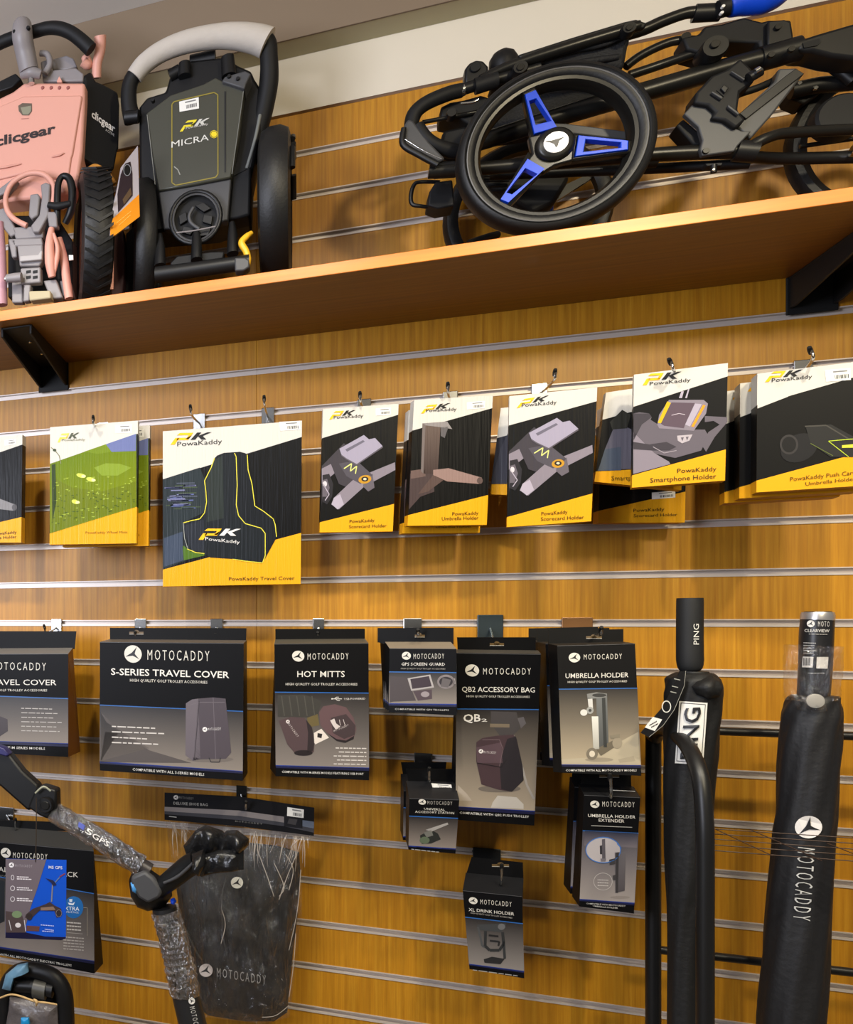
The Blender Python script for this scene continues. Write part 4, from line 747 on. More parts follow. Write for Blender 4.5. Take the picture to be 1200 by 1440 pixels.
ptube(tr, 'hub_arc', T(t4, (490, 345, .288, 2.6), (462, 400, .288, 2.6), (475, 450, .288, 2.6), (530, 490, .288, 2.6)), DGR, seg=8)
ptube(tr, 'wire_brace', T(t4, (375, 515, .29, 1), (500, 500, .29, 1), (640, 472, .29, 1)), GREY, seg=6)
lt = ptube(tr, 'lower_tube', T(t4, (235, 800, .31, 11), (500, 765, .31, 10.5), (770, 728, .31, 10.5), (868, 712, .31, 10.5)), BLK, smooth=False, seg=20)
slab(tr, 'tube_end_cap', t4((768, 682), (840, 680), (868, 700), (868, 745), (830, 770), (770, 772)), .33, .03, DGR)
for a, c, r in ((265, 740, 8), (755, 660, 8), (512, 700, 8)):
    ptube(tr, 'leg_socket', T(t4, (a, c, .30, r), (a, c - 130, .29, r * .85), (a - 4, c - 210, .28, 4)), BLK, smooth=False)
slab(tr, 'tube_bracket', t4((330, 720), (380, 670), (620, 640), (700, 640), (690, 690), (620, 700), (340, 740)), .29, .05, BLKM)
ptube(tr, 'release_lever', T(t4, (885, 515, .30, 3.2), (845, 545, .305, 4.6), (815, 585, .31, 4.6), (845, 640, .31, 4.4), (860, 700, .31, 4), (850, 770, .31, 2.6)), YEL, 'bright yellow release lever')
cR = P(388, 300, .22); cR.z = 2.387; wR = tyre(tr, cR, (1, 0, 0), .158, .062, BLK)
b = MB()
for a0 in (20, 60, 100, 140):
    an = R(a0); b.tube([cR + Vector((.034, -math.cos(an + q) * .13, math.sin(an + q) * .13)) for q in (-.2, 0, .2)], .006, BLK, 8)
for _ in (0,): b.build('wheel_guard_rib', wR, 50)['kind'] = 'stuff'
cL_ = P(200, 320, .165); cL_.z = 2.36; tyre(tr, cL_, (.97, .22, 0), .158, .05, BLK)
# ===== leaflet beside it
plf = Pl(180, 270, .362, -30, 0); lf = thing('leaflet', plf.p(176, 333), 'grey and orange leaflet wedged between the pink trolley and the black one', 'leaflet')
q = t2((845, 742), (845, 600), (905, 330), (930, 190), (1058, 25), (1072, 570)); mb = MB(); mb.prism([plf.p(*k) for k in q], -plf.n * .004, CARD, (176, 168, 172)); mb.build('card', lf)
A = Art(plf, m=CARD); A.poly(t2((845, 742), (845, 605), (1066, 400), (1072, 570)), (226, 140, 26), 1); A.poly(t2((905, 540), (900, 400), (925, 250), (960, 165), (1000, 150), (1015, 240), (1018, 410), (960, 480)), (44, 32, 38), 2)
A.ell(*t2((975, 215))[0], 6, 9, (20, 20, 22), 3); A.ring(*t2((975, 215))[0], 5, 8, .8, (150, 150, 156), 4, 12); A.poly(t2((940, 440), (1000, 350), (1010, 400), (950, 480)), (90, 70, 50), 3); A.bars([t2((895, 620), (1005, 530)), t2((910, 640), (1000, 560))], 1, (250, 190, 90)); A.build('leaflet_print', lf)
# ===== pink trolley at the left edge
pk = thing('folded_golf_trolley', P(60, 380, .22), 'salmon pink folded trolley with grey fittings, cut off by the left edge', 'golf trolley'); pk.location.z = ZS + .022
plP = slab(pk, 'front_panel', t1((-300, 850), (110, 650), (205, 575), (716, 575), (716, 700)) + t2((632, 60), (588, 350), (430, 430), (330, 420), (-200, 480)), .27, .07, PINK, bevel=.006)
plQ = slab(pk, 'raised_panel', t1((-300, 900), (200, 690), (685, 682), (690, 705), (612, 1180)) + t2((545, 120), (525, 270), (420, 280), (200, 235), (-200, 330)), .275, .006, PINK, bevel=.003)
A = Art(plQ, .0008); A.text('clicgear', *t1((-40, 1118), (470, 1000)), 82 / 6, (44, 34, 34), 3, .03, 0, 3); A.build('panel_lettering', pk); A = Art(plQ, .0008); A.poly(t1((155, 775), (190, 752), (270, 755), (270, 820), (245, 855), (190, 855), (160, 820)), (96, 84, 70), 3); A.poly(t1((175, 790), (262, 775), (262, 820), (240, 848), (195, 848)), (136, 134, 112), 4); A.line(t1((180, 885), (245, 880)), .8, (170, 110, 96), 3); A.build('shield_badge', pk)
ptube(pk, 'panel_crease', T(t2, (400, 110, .278, 1.1), (455, 98, .279, 1.5), (490, 82, .278, .8)), PINK, seg=6); ptube(pk, 'panel_crease', T(t2, (-40, 205, .278, 1), (60, 185, .279, 1.8), (160, 165, .278, .8)), PINK, seg=6)
for x in (358, 430, 500, 573): disc(pk, 'rivet', *t1((x, 617))[0], .2725, 2.4, .004, mat('dull_red_rivet', (150, 88, 80), .6), 8)
SIDE = Pl(*t1((850, 800))[0], .22, -42); sp = t1((712, 560), (700, 520), (770, 475), (810, 560), (885, 592), (1000, 655), (1016, 770), (1008, 1130)) + t2((905, 70), (880, 210), (800, 215), (640, 120))
mb = MB(); mb.prism([SIDE.p(*k) for k in sp], -SIDE.n * .08, BLKM); lab(mb.build('side_pouch', pk, bevel=.006), 'black side pouch')
A = Art(SIDE, .0008); A.text('clicgear', *t1((770, 868), (965, 1000)), 62 / 6, (220, 214, 208), 3, .025, 0, 2, (.1, -1)); A.text('ACTIVE', *t1((888, 985), (962, 1035)), 22 / 6, (190, 186, 180), 3, .01, 0, 1, (.1, -1)); A.build('pouch_print', pk)
ptube(pk, 'handle', T(t1, (-300, 380, .28, 8.5), (-100, 290, .28, 8.5), (80, 210, .28, 8.5), (280, 150, .28, 8.5), (400, 118, .28, 8.5), (500, 120, .28, 8.8), (600, 158, .278, 9), (690, 225, .275, 9.3), (768, 300, .27, 9.6)), BLKM, 'black foam handle', 18)
ptube(pk, 'frame_tube', T(t1, (845, 185, .25, 8.5), (845, 300, .24, 7.5), (820, 420, .23, 6.5), (815, 540, .22, 6.5)), PINK); ptube(pk, 'frame_tube', T(t1, (700, 400, .24, 6.5), (745, 430, .23, 6.5), (720, 360, .23, 6)), PINK)
ptube(pk, 'handle_clamp', T(t1, (187, 100, .30, 13.2), (187, 130, .305, 14.2), (190, 200, .305, 14.5), (215, 330, .29, 14), (245, 480, .28, 13.5)), GREY, 'grey handle clamp', 18)
for x, y, a, m in ((118, 140, 2.3, BLKM), (235, 108, 2.6, BLKM), (178, 128, 3.2, mat('olive_button', (150, 146, 96), .4))): disc(pk, 'clamp_button', *t1((x, y))[0], .327, a, .008, m, 10)
ptube(pk, 'clamp_foot', T(t1, (185, 510, .28, 6), (260, 490, .285, 8), (345, 510, .28, 6)), GREY); ptube(pk, 'spindle', T(t1, (262, 520, .28, 4.5), (265, 585, .28, 4.5)), CHR)
ptube(pk, 'knuckle_ring', T(t1, (340, 330, .26, 4), (400, 340, .26, 4), (422, 420, .26, 4.5), (380, 500, .26, 5)), GREY); slab(pk, 'knuckle_block', t1((340, 400), (400, 380), (440, 470), (640, 450), (705, 500), (700, 565), (360, 570), (350, 480)), .25, .05, GREY)
slab(pk, 'grey_bracket', t1((435, 380), (560, 345), (620, 370), (650, 440), (560, 470), (440, 470)), .23, .02, GREY); slab(pk, 'dark_frame', t1((-200, 640), (0, 560), (130, 495), (180, 545), (100, 620), (-200, 720)), .24, .04, BLK)
slab(pk, 'latch_lug', t1((480, 560), (500, 520), (522, 560), (522, 574), (480, 574)), .262, .01, PINK, bevel=.001)
# cup holder and lower mechanism
b = MB(); pr = [t2(p)[0] for p in ((205, 640), (110, 590), (55, 520), (45, 420), (90, 320), (180, 255), (270, 235), (350, 255), (405, 320), (415, 400), (405, 470))]; b.tube([P(x, y, .305) for x, y in pr], .0062, PINK, 12, True); b.build('cup_ring', pk, 50)
for q in (((-30, 370), (110, 265), (135, 290), (60, 380), (-30, 420)), ((-30, 520), (30, 500), (110, 640), (130, 700), (80, 725), (-30, 590)), ((90, 650), (330, 640), (330, 730), (120, 745)), ((230, 400), (290, 390), (305, 420), (290, 560), (240, 590), (218, 560)), ((310, 325), (350, 305), (385, 320), (370, 560), (300, 690), (250, 690), (235, 640), (300, 560), (320, 420)), ((60, 740), (320, 730), (330, 790), (110, 800)), ((130, 790), (325, 780), (330, 900), (300, 950), (150, 950)), ((155, 965), (310, 955), (312, 1075), (160, 1085)), ((90, 1050), (170, 1050), (175, 1230), (90, 1230)), ((180, 1090), (235, 1090), (225, 1215), (175, 1222)), ((60, 740), (120, 740), (130, 880), (90, 885)), ((355, 530), (435, 530), (440, 650), (375, 650))):
    slab(pk, 'grey_link', t2(*q), .315 if q[0][0] > 100 else .30, .022, GREY, bevel=.003)
slab(pk, 'link_latch', t2((150, 870), (290, 860), (310, 830), (325, 830), (320, 900), (150, 915)), .325, .01, mat('light_grey_plastic', (164, 158, 156), .45), bevel=.002)
for i in range(2):
    for j in range(2): slab(pk, 'vent_slot', t2((200 + 52 * i, 985 + 42 * j), (235 + 52 * i, 980 + 42 * j), (235 + 52 * i, 1000 + 42 * j), (200 + 52 * i, 1005 + 42 * j)), .3165, .004, BLKM, bevel=0)
ptube(pk, 'axle_pin', T(t2, (50, 1045, .33, 5.5), (110, 1040, .33, 6.5), (165, 1035, .33, 6.5)), GREY, smooth=False); ptube(pk, 'axle_nut', T(t2, (40, 1050, .33, 4), (75, 1046, .33, 4)), CHR, smooth=False)
ptube(pk, 'strap_loop', T(t2, (445, 640, .30, 4), (440, 520, .31, 5), (445, 330, .31, 5), (480, 262, .31, 4.5), (530, 280, .31, 5), (555, 380, .31, 6), (545, 520, .31, 6), (500, 620, .30, 5)), BLK, 'black nylon strap', 8)
ptube(pk, 'strap_buckle', T(t2, (370, 480, .32, 4), (450, 490, .32, 5.5), (540, 470, .32, 4)), BLKM)
ptube(pk, 'pull_handle', T(t2, (395, 660, .31, 4), (380, 780, .315, 6.5), (385, 920, .315, 7.5), (400, 1035, .31, 5)), PINK); ptube(pk, 'pull_handle_edge', T(t2, (410, 700, .315, 2.2), (440, 800, .315, 3), (435, 900, .315, 3.6), (410, 1030, .31, 2)), PINK)
ptube(pk, 'lower_tube', T(t2, (450, 740, .29, 5), (490, 900, .29, 6), (510, 1060, .29, 6), (530, 1200, .29, 6)), PINK); ptube(pk, 'lower_tube', T(t2, (-10, 620, .3, 7), (5, 900, .3, 8), (15, 1250, .3, 8)), mat('mauve_tube', (176, 130, 140), .45))
slab(pk, 'foot_pad', t2((220, 1140), (385, 1135), (390, 1195), (225, 1215)), .32, .03, mat('beige_rubber_foot', (176, 164, 132), .7)); slab(pk, 'grey_leg', t2((330, 1060), (430, 1050), (480, 1190), (390, 1205)), .30, .03, GREY); slab(pk, 'grey_leg', t2((455, 1060), (530, 1050), (560, 1180), (480, 1185)), .29, .03, mat('slate_plastic', (84, 82, 84), .5))
slab(pk, 'inner_frame', t2((60, 560), (430, 560), (560, 760), (560, 1180), (60, 1190)), .24, .04, BLKM)
cP = P(130, 330, .24); cP.z = 2.36; ty = tyre(pk, cP, (.94, .30, 0), .163, .07, PINK, tread=1)
ptube(pk, 'frame_stay', T(t2, (810, 330, .30, 4), (800, 440, .31, 4.5), (805, 560, .32, 4), (830, 700, .32, 3.4), (850, 900, .31, 4), (855, 1130, .30, 3)), PINK)
ptube(pk, 'orange_strap', T(t2, (625, 300, .2, 3), (660, 230, .21, 3.4), (710, 190, .24, 3.6), (760, 195, .26, 3.6), (830, 250, .27, 3.6), (880, 320, .27, 3)), mat('orange_webbing', (190, 130, 50), .6), 'orange webbing strap', 8)
slab(pk, 'white_tab', t2((528, 865), (560, 865), (562, 900), (530, 905)), .325, .004, WHITE, bevel=0)
slab(pk, 'rear_side_panel', t2((850, 745), (945, 670), (960, 900), (940, 1190), (850, 1190)), .22, .03, mat('dark_mauve_panel', (70, 44, 44), .5))
slab(tr, 'side_leg_panel', t2((965, 700), (1078, 595), (1195, 560), (1230, 1190), (960, 1190)), .19, .04, BLKM)
# ===== the blue and black trolley lying on its side
bt = thing('folded_golf_trolley', P(850, 260, .2), 'black folded trolley lying flat with a large blue three-spoked wheel in front', 'golf trolley'); bt.location.z = ZS + .022
cw = P(778, 208, .335); Rw = .1515; b = MB()
b.lathe(cw, (0, -1, 0), [(.121, -.016), (.1215, .004), (.1245, .010), (.131, .0135), (.1345, .0135), (.136, .0115), (.1385, .0125), (.141, .0165), (.146, .0145), (.150, .008), (.1515, -.002), (.1515, -.018), (.148, -.028), (.125, -.028), (.121, -.016)], RUB, 72); wh = b.build('front_wheel', bt, 40)
b = MB(); b.lathe(cw, (0, -1, 0), [(.1345, .0138), (.1355, .0155), (.1368, .0138), (.1355, .0125), (.1345, .0138)], mat('rim_highlight_grey', (150, 148, 144), .3, .3), 72); b.build('rim_highlight', wh, 60)  # pale ring stands in for the highlight running round the tyre
b = MB(); b.lathe(cw, (0, -1, 0), [(.112, -.02), (.113, .0), (.118, .008), (.1235, .009), (.1235, -.02), (.112, -.02)], GUN, 72); b.build('rim', wh, 40)
plW = Pl(778, 208, .335)
for q, wq in ((((475, 215), (530, 192), (642, 388), (524, 422)), ((455, 205), (540, 175), (690, 400), (640, 470), (540, 470), (500, 420))), (((755, 430), (1017, 458), (1015, 505), (738, 540)), ((690, 410), (760, 405), (1062, 440), (1058, 520), (740, 570), (690, 540))), (((488, 553), (578, 605), (388, 782), (347, 765)), ((490, 520), (560, 520), (640, 570), (640, 600), (400, 805), (325, 775)))):
    o_ = w1(*q); cxq = sum(k[0] for k in o_) / 4; cyq = sum(k[1] for k in o_) / 4; inn = [(cxq + (x - cxq) * .7, cyq + (y - cyq) * .6) for x, y in o_]
    # dark spoke moulding around
    wo = w1(*wq); b = MB(); n = len(o_)
    for i in range(n):
        j = (i + 1) % n
        b.prism([plW.p(*o_[i], .012), plW.p(*o_[j], .012), plW.p(*inn[j], .012), plW.p(*inn[i], .012)], (0, .016, 0), BLUE)
    sp_ = b.build('spoke_insert', wh, bevel=.0012); lab(sp_, 'bright blue spoke insert')
    b = MB(); nw = len(wo)
    big = [(cxq + (x - cxq) * 1.04, cyq + (y - cyq) * 1.04) for x, y in o_]; rim_ = [(cxq + (x - cxq) * 1.22, cyq + (y - cyq) * 1.38) for x, y in o_]
    for i in range(n):
        j = (i + 1) % n
        b.prism([plW.p(*big[i], .008), plW.p(*big[j], .008), plW.p(*rim_[j], .004), plW.p(*rim_[i], .004)], (0, .014, 0), GUN)
    b.build('spoke', wh, bevel=.0015)
slab(bt, 'hub_spider', w1((500, 420), (640, 385), (700, 415), (745, 430), (738, 545), (640, 572), (580, 610), (485, 560), (520, 510)), .346, .016, GUN, bevel=.003)
b = MB(); b.lathe(cw, (0, -1, 0), [(.0001, .021), (.024, .021), (.0285, .018), (.031, .010), (.031, -.02), (.0001, -.02)], GUN, 40); hb = b.build('hub', wh, 40)
b = MB(); b.lathe(cw, (0, -1, 0), [(.0001, .0222), (.0185, .0222), (.019, .0208)], mat('silver_badge', (206, 204, 206), .3, .2), 36); b.build('hub_badge', wh, 40)
A = Art(plW, .0228); lx, ly = w1((626, 480))[0]; A.poly([(lx - 16, ly - .5), (lx - 6, ly - 1.5), (lx + 2, ly - 4), (lx + 13, ly - 7), (lx + 5, ly - 1), (lx + 3.5, ly + 5), (lx + 1, ly + 8.5), (lx - 2, ly + 3), (lx - 8, ly + .8)], (24, 24, 26), 1); A.build('badge_print', wh)
def back_wheel(x, y, d, Rr, nm, hubm=BLUE):
    c = P(x, y, d); b = MB(); b.lathe(c, (0, -1, 0), [(Rr * .82, -.012), (Rr * .82, .008), (Rr * .9, .014), (Rr * .96, .012), (Rr, .003), (Rr, -.012), (Rr * .95, -.02), (Rr * .84, -.02), (Rr * .82, -.012)], RUB, 56); q = b.build(nm, bt, 40)
    b = MB(); b.lathe(c, (0, -1, 0), [(Rr * .17, .006), (Rr * .2, .012), (Rr * .3, .012), (Rr * .32, .0), (Rr * .17, .006)], hubm, 30); b.build('hub', q, 40)
    for a in (25, 145, 265):
        u = Vector((math.cos(R(a)), 0, math.sin(R(a)))); v = Vector((-math.sin(R(a)), 0, math.cos(R(a)))); b = MB()
        b.prism([c + u * Rr * .2 + v * .014, c + u * Rr * .84 + v * .005, c + u * Rr * .84 - v * .005, c + u * Rr * .2 - v * .014], (0, .01, 0), GUN); b.build('spoke', q)
    return q
back_wheel(740, 297, .055, .151, 'rear_wheel')
back_wheel(1258, 190, .16, .146, 'nose_wheel', GUN)
tb = lambda nm, m, *p, **k: ptube(bt, nm, p, m, **k)
tb('main_tube', GUN, (640, 210, .22, 11), (700, 192, .24, 12), (800, 160, .25, 13), (925, 124, .25, 13.5), (1035, 92, .25, 13.5), (1085, 80, .25, 14), sub=3, seg=18)
tb('tube_collar', BLK, (1068, 84, .25, 16.5), (1125, 68, .25, 16.5), smooth=False, seg=20)
slab(bt, 'moulded_arm', w7((640, 300), (800, 250), (1067, 172), (1400, 80), (1400, 480), (1067, 440), (900, 420), (760, 385), (650, 385)), .27, .05, BLK, bevel=.006)
A = Art(Pl(1160, 60, .271), .0016); A.text('CUBE', *w7((690, 345), (820, 310)), 34 / 5.33, (12, 12, 12), 3, .02) if 0 else None
slab(bt, 'arm_recess', w7((690, 320), (815, 288), (825, 320), (800, 340), (700, 358)), .2725, .004, mat('deep_black', (10, 10, 11), .7), bevel=0)
tb('lower_tube', GUN, (603, 242, .28, 9), (660, 238, .28, 9), (740, 232, .28, 9), (930, 217, .28, 9.5), (1000, 214, .28, 9.5), (1050, 212, .28, 10), sub=3, seg=16)
tb('under_tube', BLK, (690, 246, .22, 7), (900, 238, .24, 7), (1055, 230, .26, 7))
tb('end_sleeve', BLKM, (612, 240, .275, 11), (642, 238, .275, 11), smooth=False); tb('end_sleeve', BLKM, (900, 225, .27, 12), (925, 223, .27, 12), smooth=False)
tb('fork_block', BLK, (1035, 212, .285, 14), (1064, 214, .285, 14), sub=2, seg=18)
tb('fork_arm', GUN, (1050, 212, .29, 9), (1062, 203, .29, 8), (1082, 193, .29, 7.4), (1110, 187, .28, 7.4), (1200, 182, .26, 7.6), (1260, 180, .25, 7.6)); tb('fork_arm', BLK, (1052, 220, .28, 8), (1100, 223, .24, 8), (1200, 221, .22, 8.5), (1260, 220, .22, 8.5))
tb('fork_stay', GUN, (1125, 206, .2, 3), (1200, 195, .2, 3.4)); tb('fork_nut', CHR, (1197, 212, .24, 8), (1203, 212, .24, 8), smooth=False)
PLATE = mat('satin_grey_plate', (66, 66, 66), .5)
slab(bt, 'pedal_plate', w4((300, 508), (460, 540), (512, 580), (480, 640), (600, 668), (710, 738), (760, 760), (850, 760), (720, 900), (690, 950), (385, 992), (368, 930), (388, 850), (350, 720), (215, 600)), .30, .012, PLATE, bevel=.002)
slab(bt, 'pedal_arm', w7((215, 852), (480, 610), (510, 512), (645, 508), (700, 552), (455, 868), (300, 1040), (190, 950)), .292, .03, PLATE, bevel=.003); slab(bt, 'pedal_arm_face', w7((215, 850), (560, 570), (640, 512), (702, 552), (265, 892)), .296, .006, BLK, bevel=.001)
slab(bt, 'clamp_block', w4((310, 500), (330, 400), (480, 240), (620, 180), (750, 75), (850, 170), (900, 250), (860, 310), (745, 390), (722, 565), (800, 650), (700, 735), (590, 660), (470, 640), (510, 580), (440, 520)), .31, .05, BLKM, bevel=.004)
slab(bt, 'clamp_recess', w4((520, 380), (590, 300), (660, 350), (590, 440)), .3115, .004, mat('deep_black', (10, 10, 11), .7), bevel=0); slab(bt, 'clamp_pad', w4((560, 360), (590, 325), (635, 355), (600, 405)), .316, .006, BLK, bevel=.001)
slab(bt, 'clamp_lip', w4((480, 385), (580, 440), (570, 462), (475, 400)), .317, .006, PLATE, bevel=.001); slab(bt, 'clamp_lip', w4((665, 195), (790, 270), (780, 285), (660, 205)), .317, .006, PLATE, bevel=.001); slab(bt, 'clamp_lip', w4((630, 510), (735, 590), (725, 610), (628, 535)), .317, .006, PLATE, bevel=.001)
tb('clamp_bolt', BLK, (1053, 110, .32, 7), (1070, 100, .32, 7), smooth=False); tb('bolt_head', CHR, (1062, 101, .33, 4), (1069, 97, .33, 4), smooth=False)
tb('link_rod', BLKM, (1040, 132, .27, 5), (1070, 122, .27, 5), (1100, 108, .26, 5))
slab(bt, 'plate_wedge', w4((140, 712), (210, 645), (300, 720), (380, 790), (385, 900), (300, 885)), .28, .04, BLKM); disc(bt, 'plate_screw', *w4((425, 942))[0], .304, 4, .008, GUN, 14)
slab(bt, 'bolt_flange', w4((415, 1065), (580, 1055), (570, 1085), (430, 1090)), .29, .02, BLKM, bevel=.001); tb('lower_bolt', BLK, (1004, 232, .29, 4), (1004, 243, .29, 3.6), smooth=False); disc(bt, 'bolt_tip', 1004, 238, .298, 1.6, .004, CHR, 8)
# upper group
tb('handle_tube', GUN, (868, 52, .24, 8.5), (905, 42, .24, 8), (930, 31, .24, 8), (960, 20, .24, 7.8), (978, 17, .24, 7.8), (1018, 15, .24, 8)); tb('grip_sleeve', BLK, (976, 19, .24, 11.5), (1015, 17, .24, 11.5), smooth=False)
g = tb('handle_grip', BLUE, (1018, 10, .25, 9), (1028, 7, .25, 16), (1050, 0, .25, 20), (1075, -3, .25, 21), (1092, -10, .25, 18), (1104, -25, .25, 14), seg=20); lab(g, 'glossy blue grip')
tb('grip_collar', BLKM, (1010, 14, .255, 12), (1024, 9, .255, 13), smooth=False)
for x, y in ((1018, 8), (1016, 17)): disc(bt, 'collar_hole', x, y, .275, 2.2, .006, WHITE, 10)
slab(bt, 'upper_bracket', w3((340, 300), (390, 230), (540, 210), (740, 150), (900, 190), (960, 175), (1160, 172), (1180, 300), (1192, 440), (930, 470), (880, 460), (872, 375), (600, 368), (560, 470), (480, 505), (390, 480), (230, 440), (190, 330)), .25, .05, BLKM, bevel=.004)
slab(bt, 'hinge_plate', w3((945, 185), (1100, 170), (1155, 190), (1192, 400), (1000, 450), (945, 480)), .262, .012, BLK, bevel=.003)
for x, y in ((1045, 232), (1165, 430), (985, 480)): disc(bt, 'plate_screw', *w3((x, y))[0], .285 if y > 400 else .268, 4.2, .006, GUN, 12)
kn = disc(bt, 'knuckle', *w3((488, 405))[0], .285, 16, .04, BLK); disc(bt, 'knuckle_screw', *w3((485, 385))[0], .29, 5.5, .006, GUN, 14)
tb('side_rod', GUN, (880, 94, .22, 6), (900, 79, .22, 6), (930, 64, .22, 6), (955, 57, .22, 6), (985, 58, .22, 6.5)); tb('side_rod', GUN, (885, 106, .23, 6.3), (930, 91, .23, 6.3), (990, 70, .24, 6.8)); disc(bt, 'rod_screw', *w3((225, 318))[0], .235, 6, .01, GUN, 14)
slab(bt, 'folded_seat_cloth', w2((-40, 420), (120, 300), (200, 250), (480, 160), (820, 60), (870, 150), (850, 200), (822, 350), (640, 335), (400, 330), (180, 370), (0, 450)), .26, .07, FAB, bevel=.012)
tb('top_rail', GUN, (676, 112, .27, 6.5), (720, 92, .275, 7.5), (800, 66, .28, 8), (880, 42, .28, 8), (900, 36, .28, 7)); slab(bt, 'rail_plate', w2((130, 262), (480, 150), (820, 48), (900, 30), (972, 55), (955, 90), (740, 110), (420, 215), (150, 290)), .285, .012, BLK, bevel=.003)
tb('cloth_fold', FAB, (752, 88, .268, 3), (800, 72, .27, 4.5), (850, 62, .27, 4), (880, 50, .265, 3)); tb('cloth_fold', FAB, (770, 100, .266, 4), (820, 88, .268, 5), (870, 80, .262, 4))
for x, y, r in ((858, 82, 8.5), (150, 340, 9.5)): disc(bt, 'rail_bolt', *w2((x, y))[0], .30, r, .02, BLK, 20); disc(bt, 'bolt_centre', *w2((x, y))[0], .303, r * .5, .006, GUN, 14)
b = MB(); c_ = P(708, 88, .25); rr2 = 18 / FK(708, .25); b.lathe(c_, (-.25, -.1, 1), [(.0001, rr2), (rr2 * .5, rr2 * .86), (rr2 * .86, rr2 * .5), (rr2, 0), (rr2, -.02), (.0001, -.02)], BLK, 28); b.build('dome_cap', bt, 60)
slab(bt, 'hinge_ear', w6((560, 350), (565, 220), (600, 170), (660, 143), (720, 150), (762, 195), (768, 290), (600, 352)), .27, .03, BLK, bevel=.004); disc(bt, 'ear_bolt', *w6((655, 203))[0], .275, 6.5, .008, BLKM, 18)
tb('front_tube', BLK, (628, 133, .27, 8), (680, 117, .27, 8), (730, 103, .27, 7.5), (760, 94, .27, 6)); tb('chrome_band', CHR, (648, 128, .272, 8.3), (653, 126, .272, 8.3), smooth=False); tb('tube_clamp', BLKM, (668, 122, .275, 11), (700, 112, .275, 11), smooth=False)
tb('loop_grip', BLKM, (650, 127, .27, 9.5), (630, 132, .275, 10), (600, 145, .28, 10), (583, 160, .28, 10), (578, 180, .28, 9), seg=16); tb('inner_loop', BLKM, (588, 176, .285, 7), (598, 192, .285, 8), (612, 204, .28, 9), (634, 212, .27, 10), (650, 214, .26, 9))
slab(bt, 'end_bumper', w6((55, 690), (85, 640), (130, 655), (185, 730), (270, 840), (400, 975), (340, 1010), (45, 860)), .295, .02, DGR, bevel=.004, label='grey end bumper'); tb('bumper_rim', BLK, (568, 180, .30, 3.4), (567, 203, .30, 4.2), (590, 218, .30, 4.2), (616, 232, .30, 4.2)); tb('bumper_line', CHR, (570, 196, .305, .7), (596, 212, .305, .7), (622, 224, .305, .7))
tb('thin_rod', GUN, (594, 172, .26, 3), (632, 165, .26, 3), (700, 152, .25, 3)); tb('cable_end', CHR, (648, 146, .29, 1.8), (665, 144, .29, 2), (673, 140, .29, 1.8))
slab(bt, 'lower_hinge', w6((360, 540), (440, 500), (560, 480), (700, 440), (800, 470), (700, 560), (620, 700), (520, 640), (430, 640), (360, 630)), .25, .06, BLKM, bevel=.004); disc(bt, 'hinge_bolt', *w6((455, 585))[0], .275, 6.5, .02, BLK, 18)
slab(bt, 'hinge_body', w6((380, 740), (560, 700), (640, 720), (600, 960), (440, 1000), (340, 940)), .24, .05, BLKM, bevel=.006)
slab(bt, 'mesh_panel', w1((330, 250), (600, 170), (900, 150), (950, 210), (640, 330), (500, 400), (250, 430)), .19, .05, FAB, bevel=.01); slab(bt, 'spring_housing', w1((200, 600), (460, 560), (700, 560), (720, 640), (640, 770), (520, 830), (330, 700), (210, 660)), .18, .05, BLKM, bevel=.008)
for i in range(4): tb('housing_rib', BLK, (668, 248 + 7 * i, .19, 1.6), (720 - 3 * i, 247 + 7 * i, .19, 1.6), smooth=False)
slab(bt, 'flat_fork', w1((520, 345), (700, 350), (1048, 395), (1046, 440), (700, 400), (540, 400)), .285, .012, PLATE, bevel=.002, label='flat grey fork blade')
tb('axle_stub', BLK, (870, 262, .2, 0.1), (871, 263, .2, .1)) if 0 else None
tb('foot_loop', BLK, (618, 256, .20, 2.6), (590, 256, .21, 2.6), (582, 261, .21, 2.8), (578, 275, .21, 2.8), (580, 287, .21, 2.8), (592, 290, .21, 2.6), (612, 292, .20, 2.6)); slab(bt, 'foot_block', w5((215, 440), (270, 350), (420, 330), (440, 560), (290, 590), (200, 560)), .22, .05, BLKM)
tb('rear_stay', BLK, (700, 330, .12, 5), (684, 334, .14, 5), (660, 342, .16, 5)); disc(bt, 'wheel_boss', *w7((1000, 850))[0], .25, 30, .03, BLKM, 26) ; tb('nose_tube', BLK, (1112, 128, .2, 11), (1150, 120, .2, 11), (1210, 115, .2, 11), smooth=False)
tb('curved_stay', BLK, (1120, 84, .22, 7), (1150, 84, .22, 8), (1175, 95, .22, 8), (1200, 114, .22, 8)); slab(bt, 'nose_bracket', w7((575, 690), (660, 610), (900, 610), (820, 700), (700, 780), (600, 740)), .19, .04, BLKM)
for x, y in ((670, 620), (790, 655)): disc(bt, 'nose_screw', *w7((x, y))[0], .215, 2.6, .005, CHR, 10)
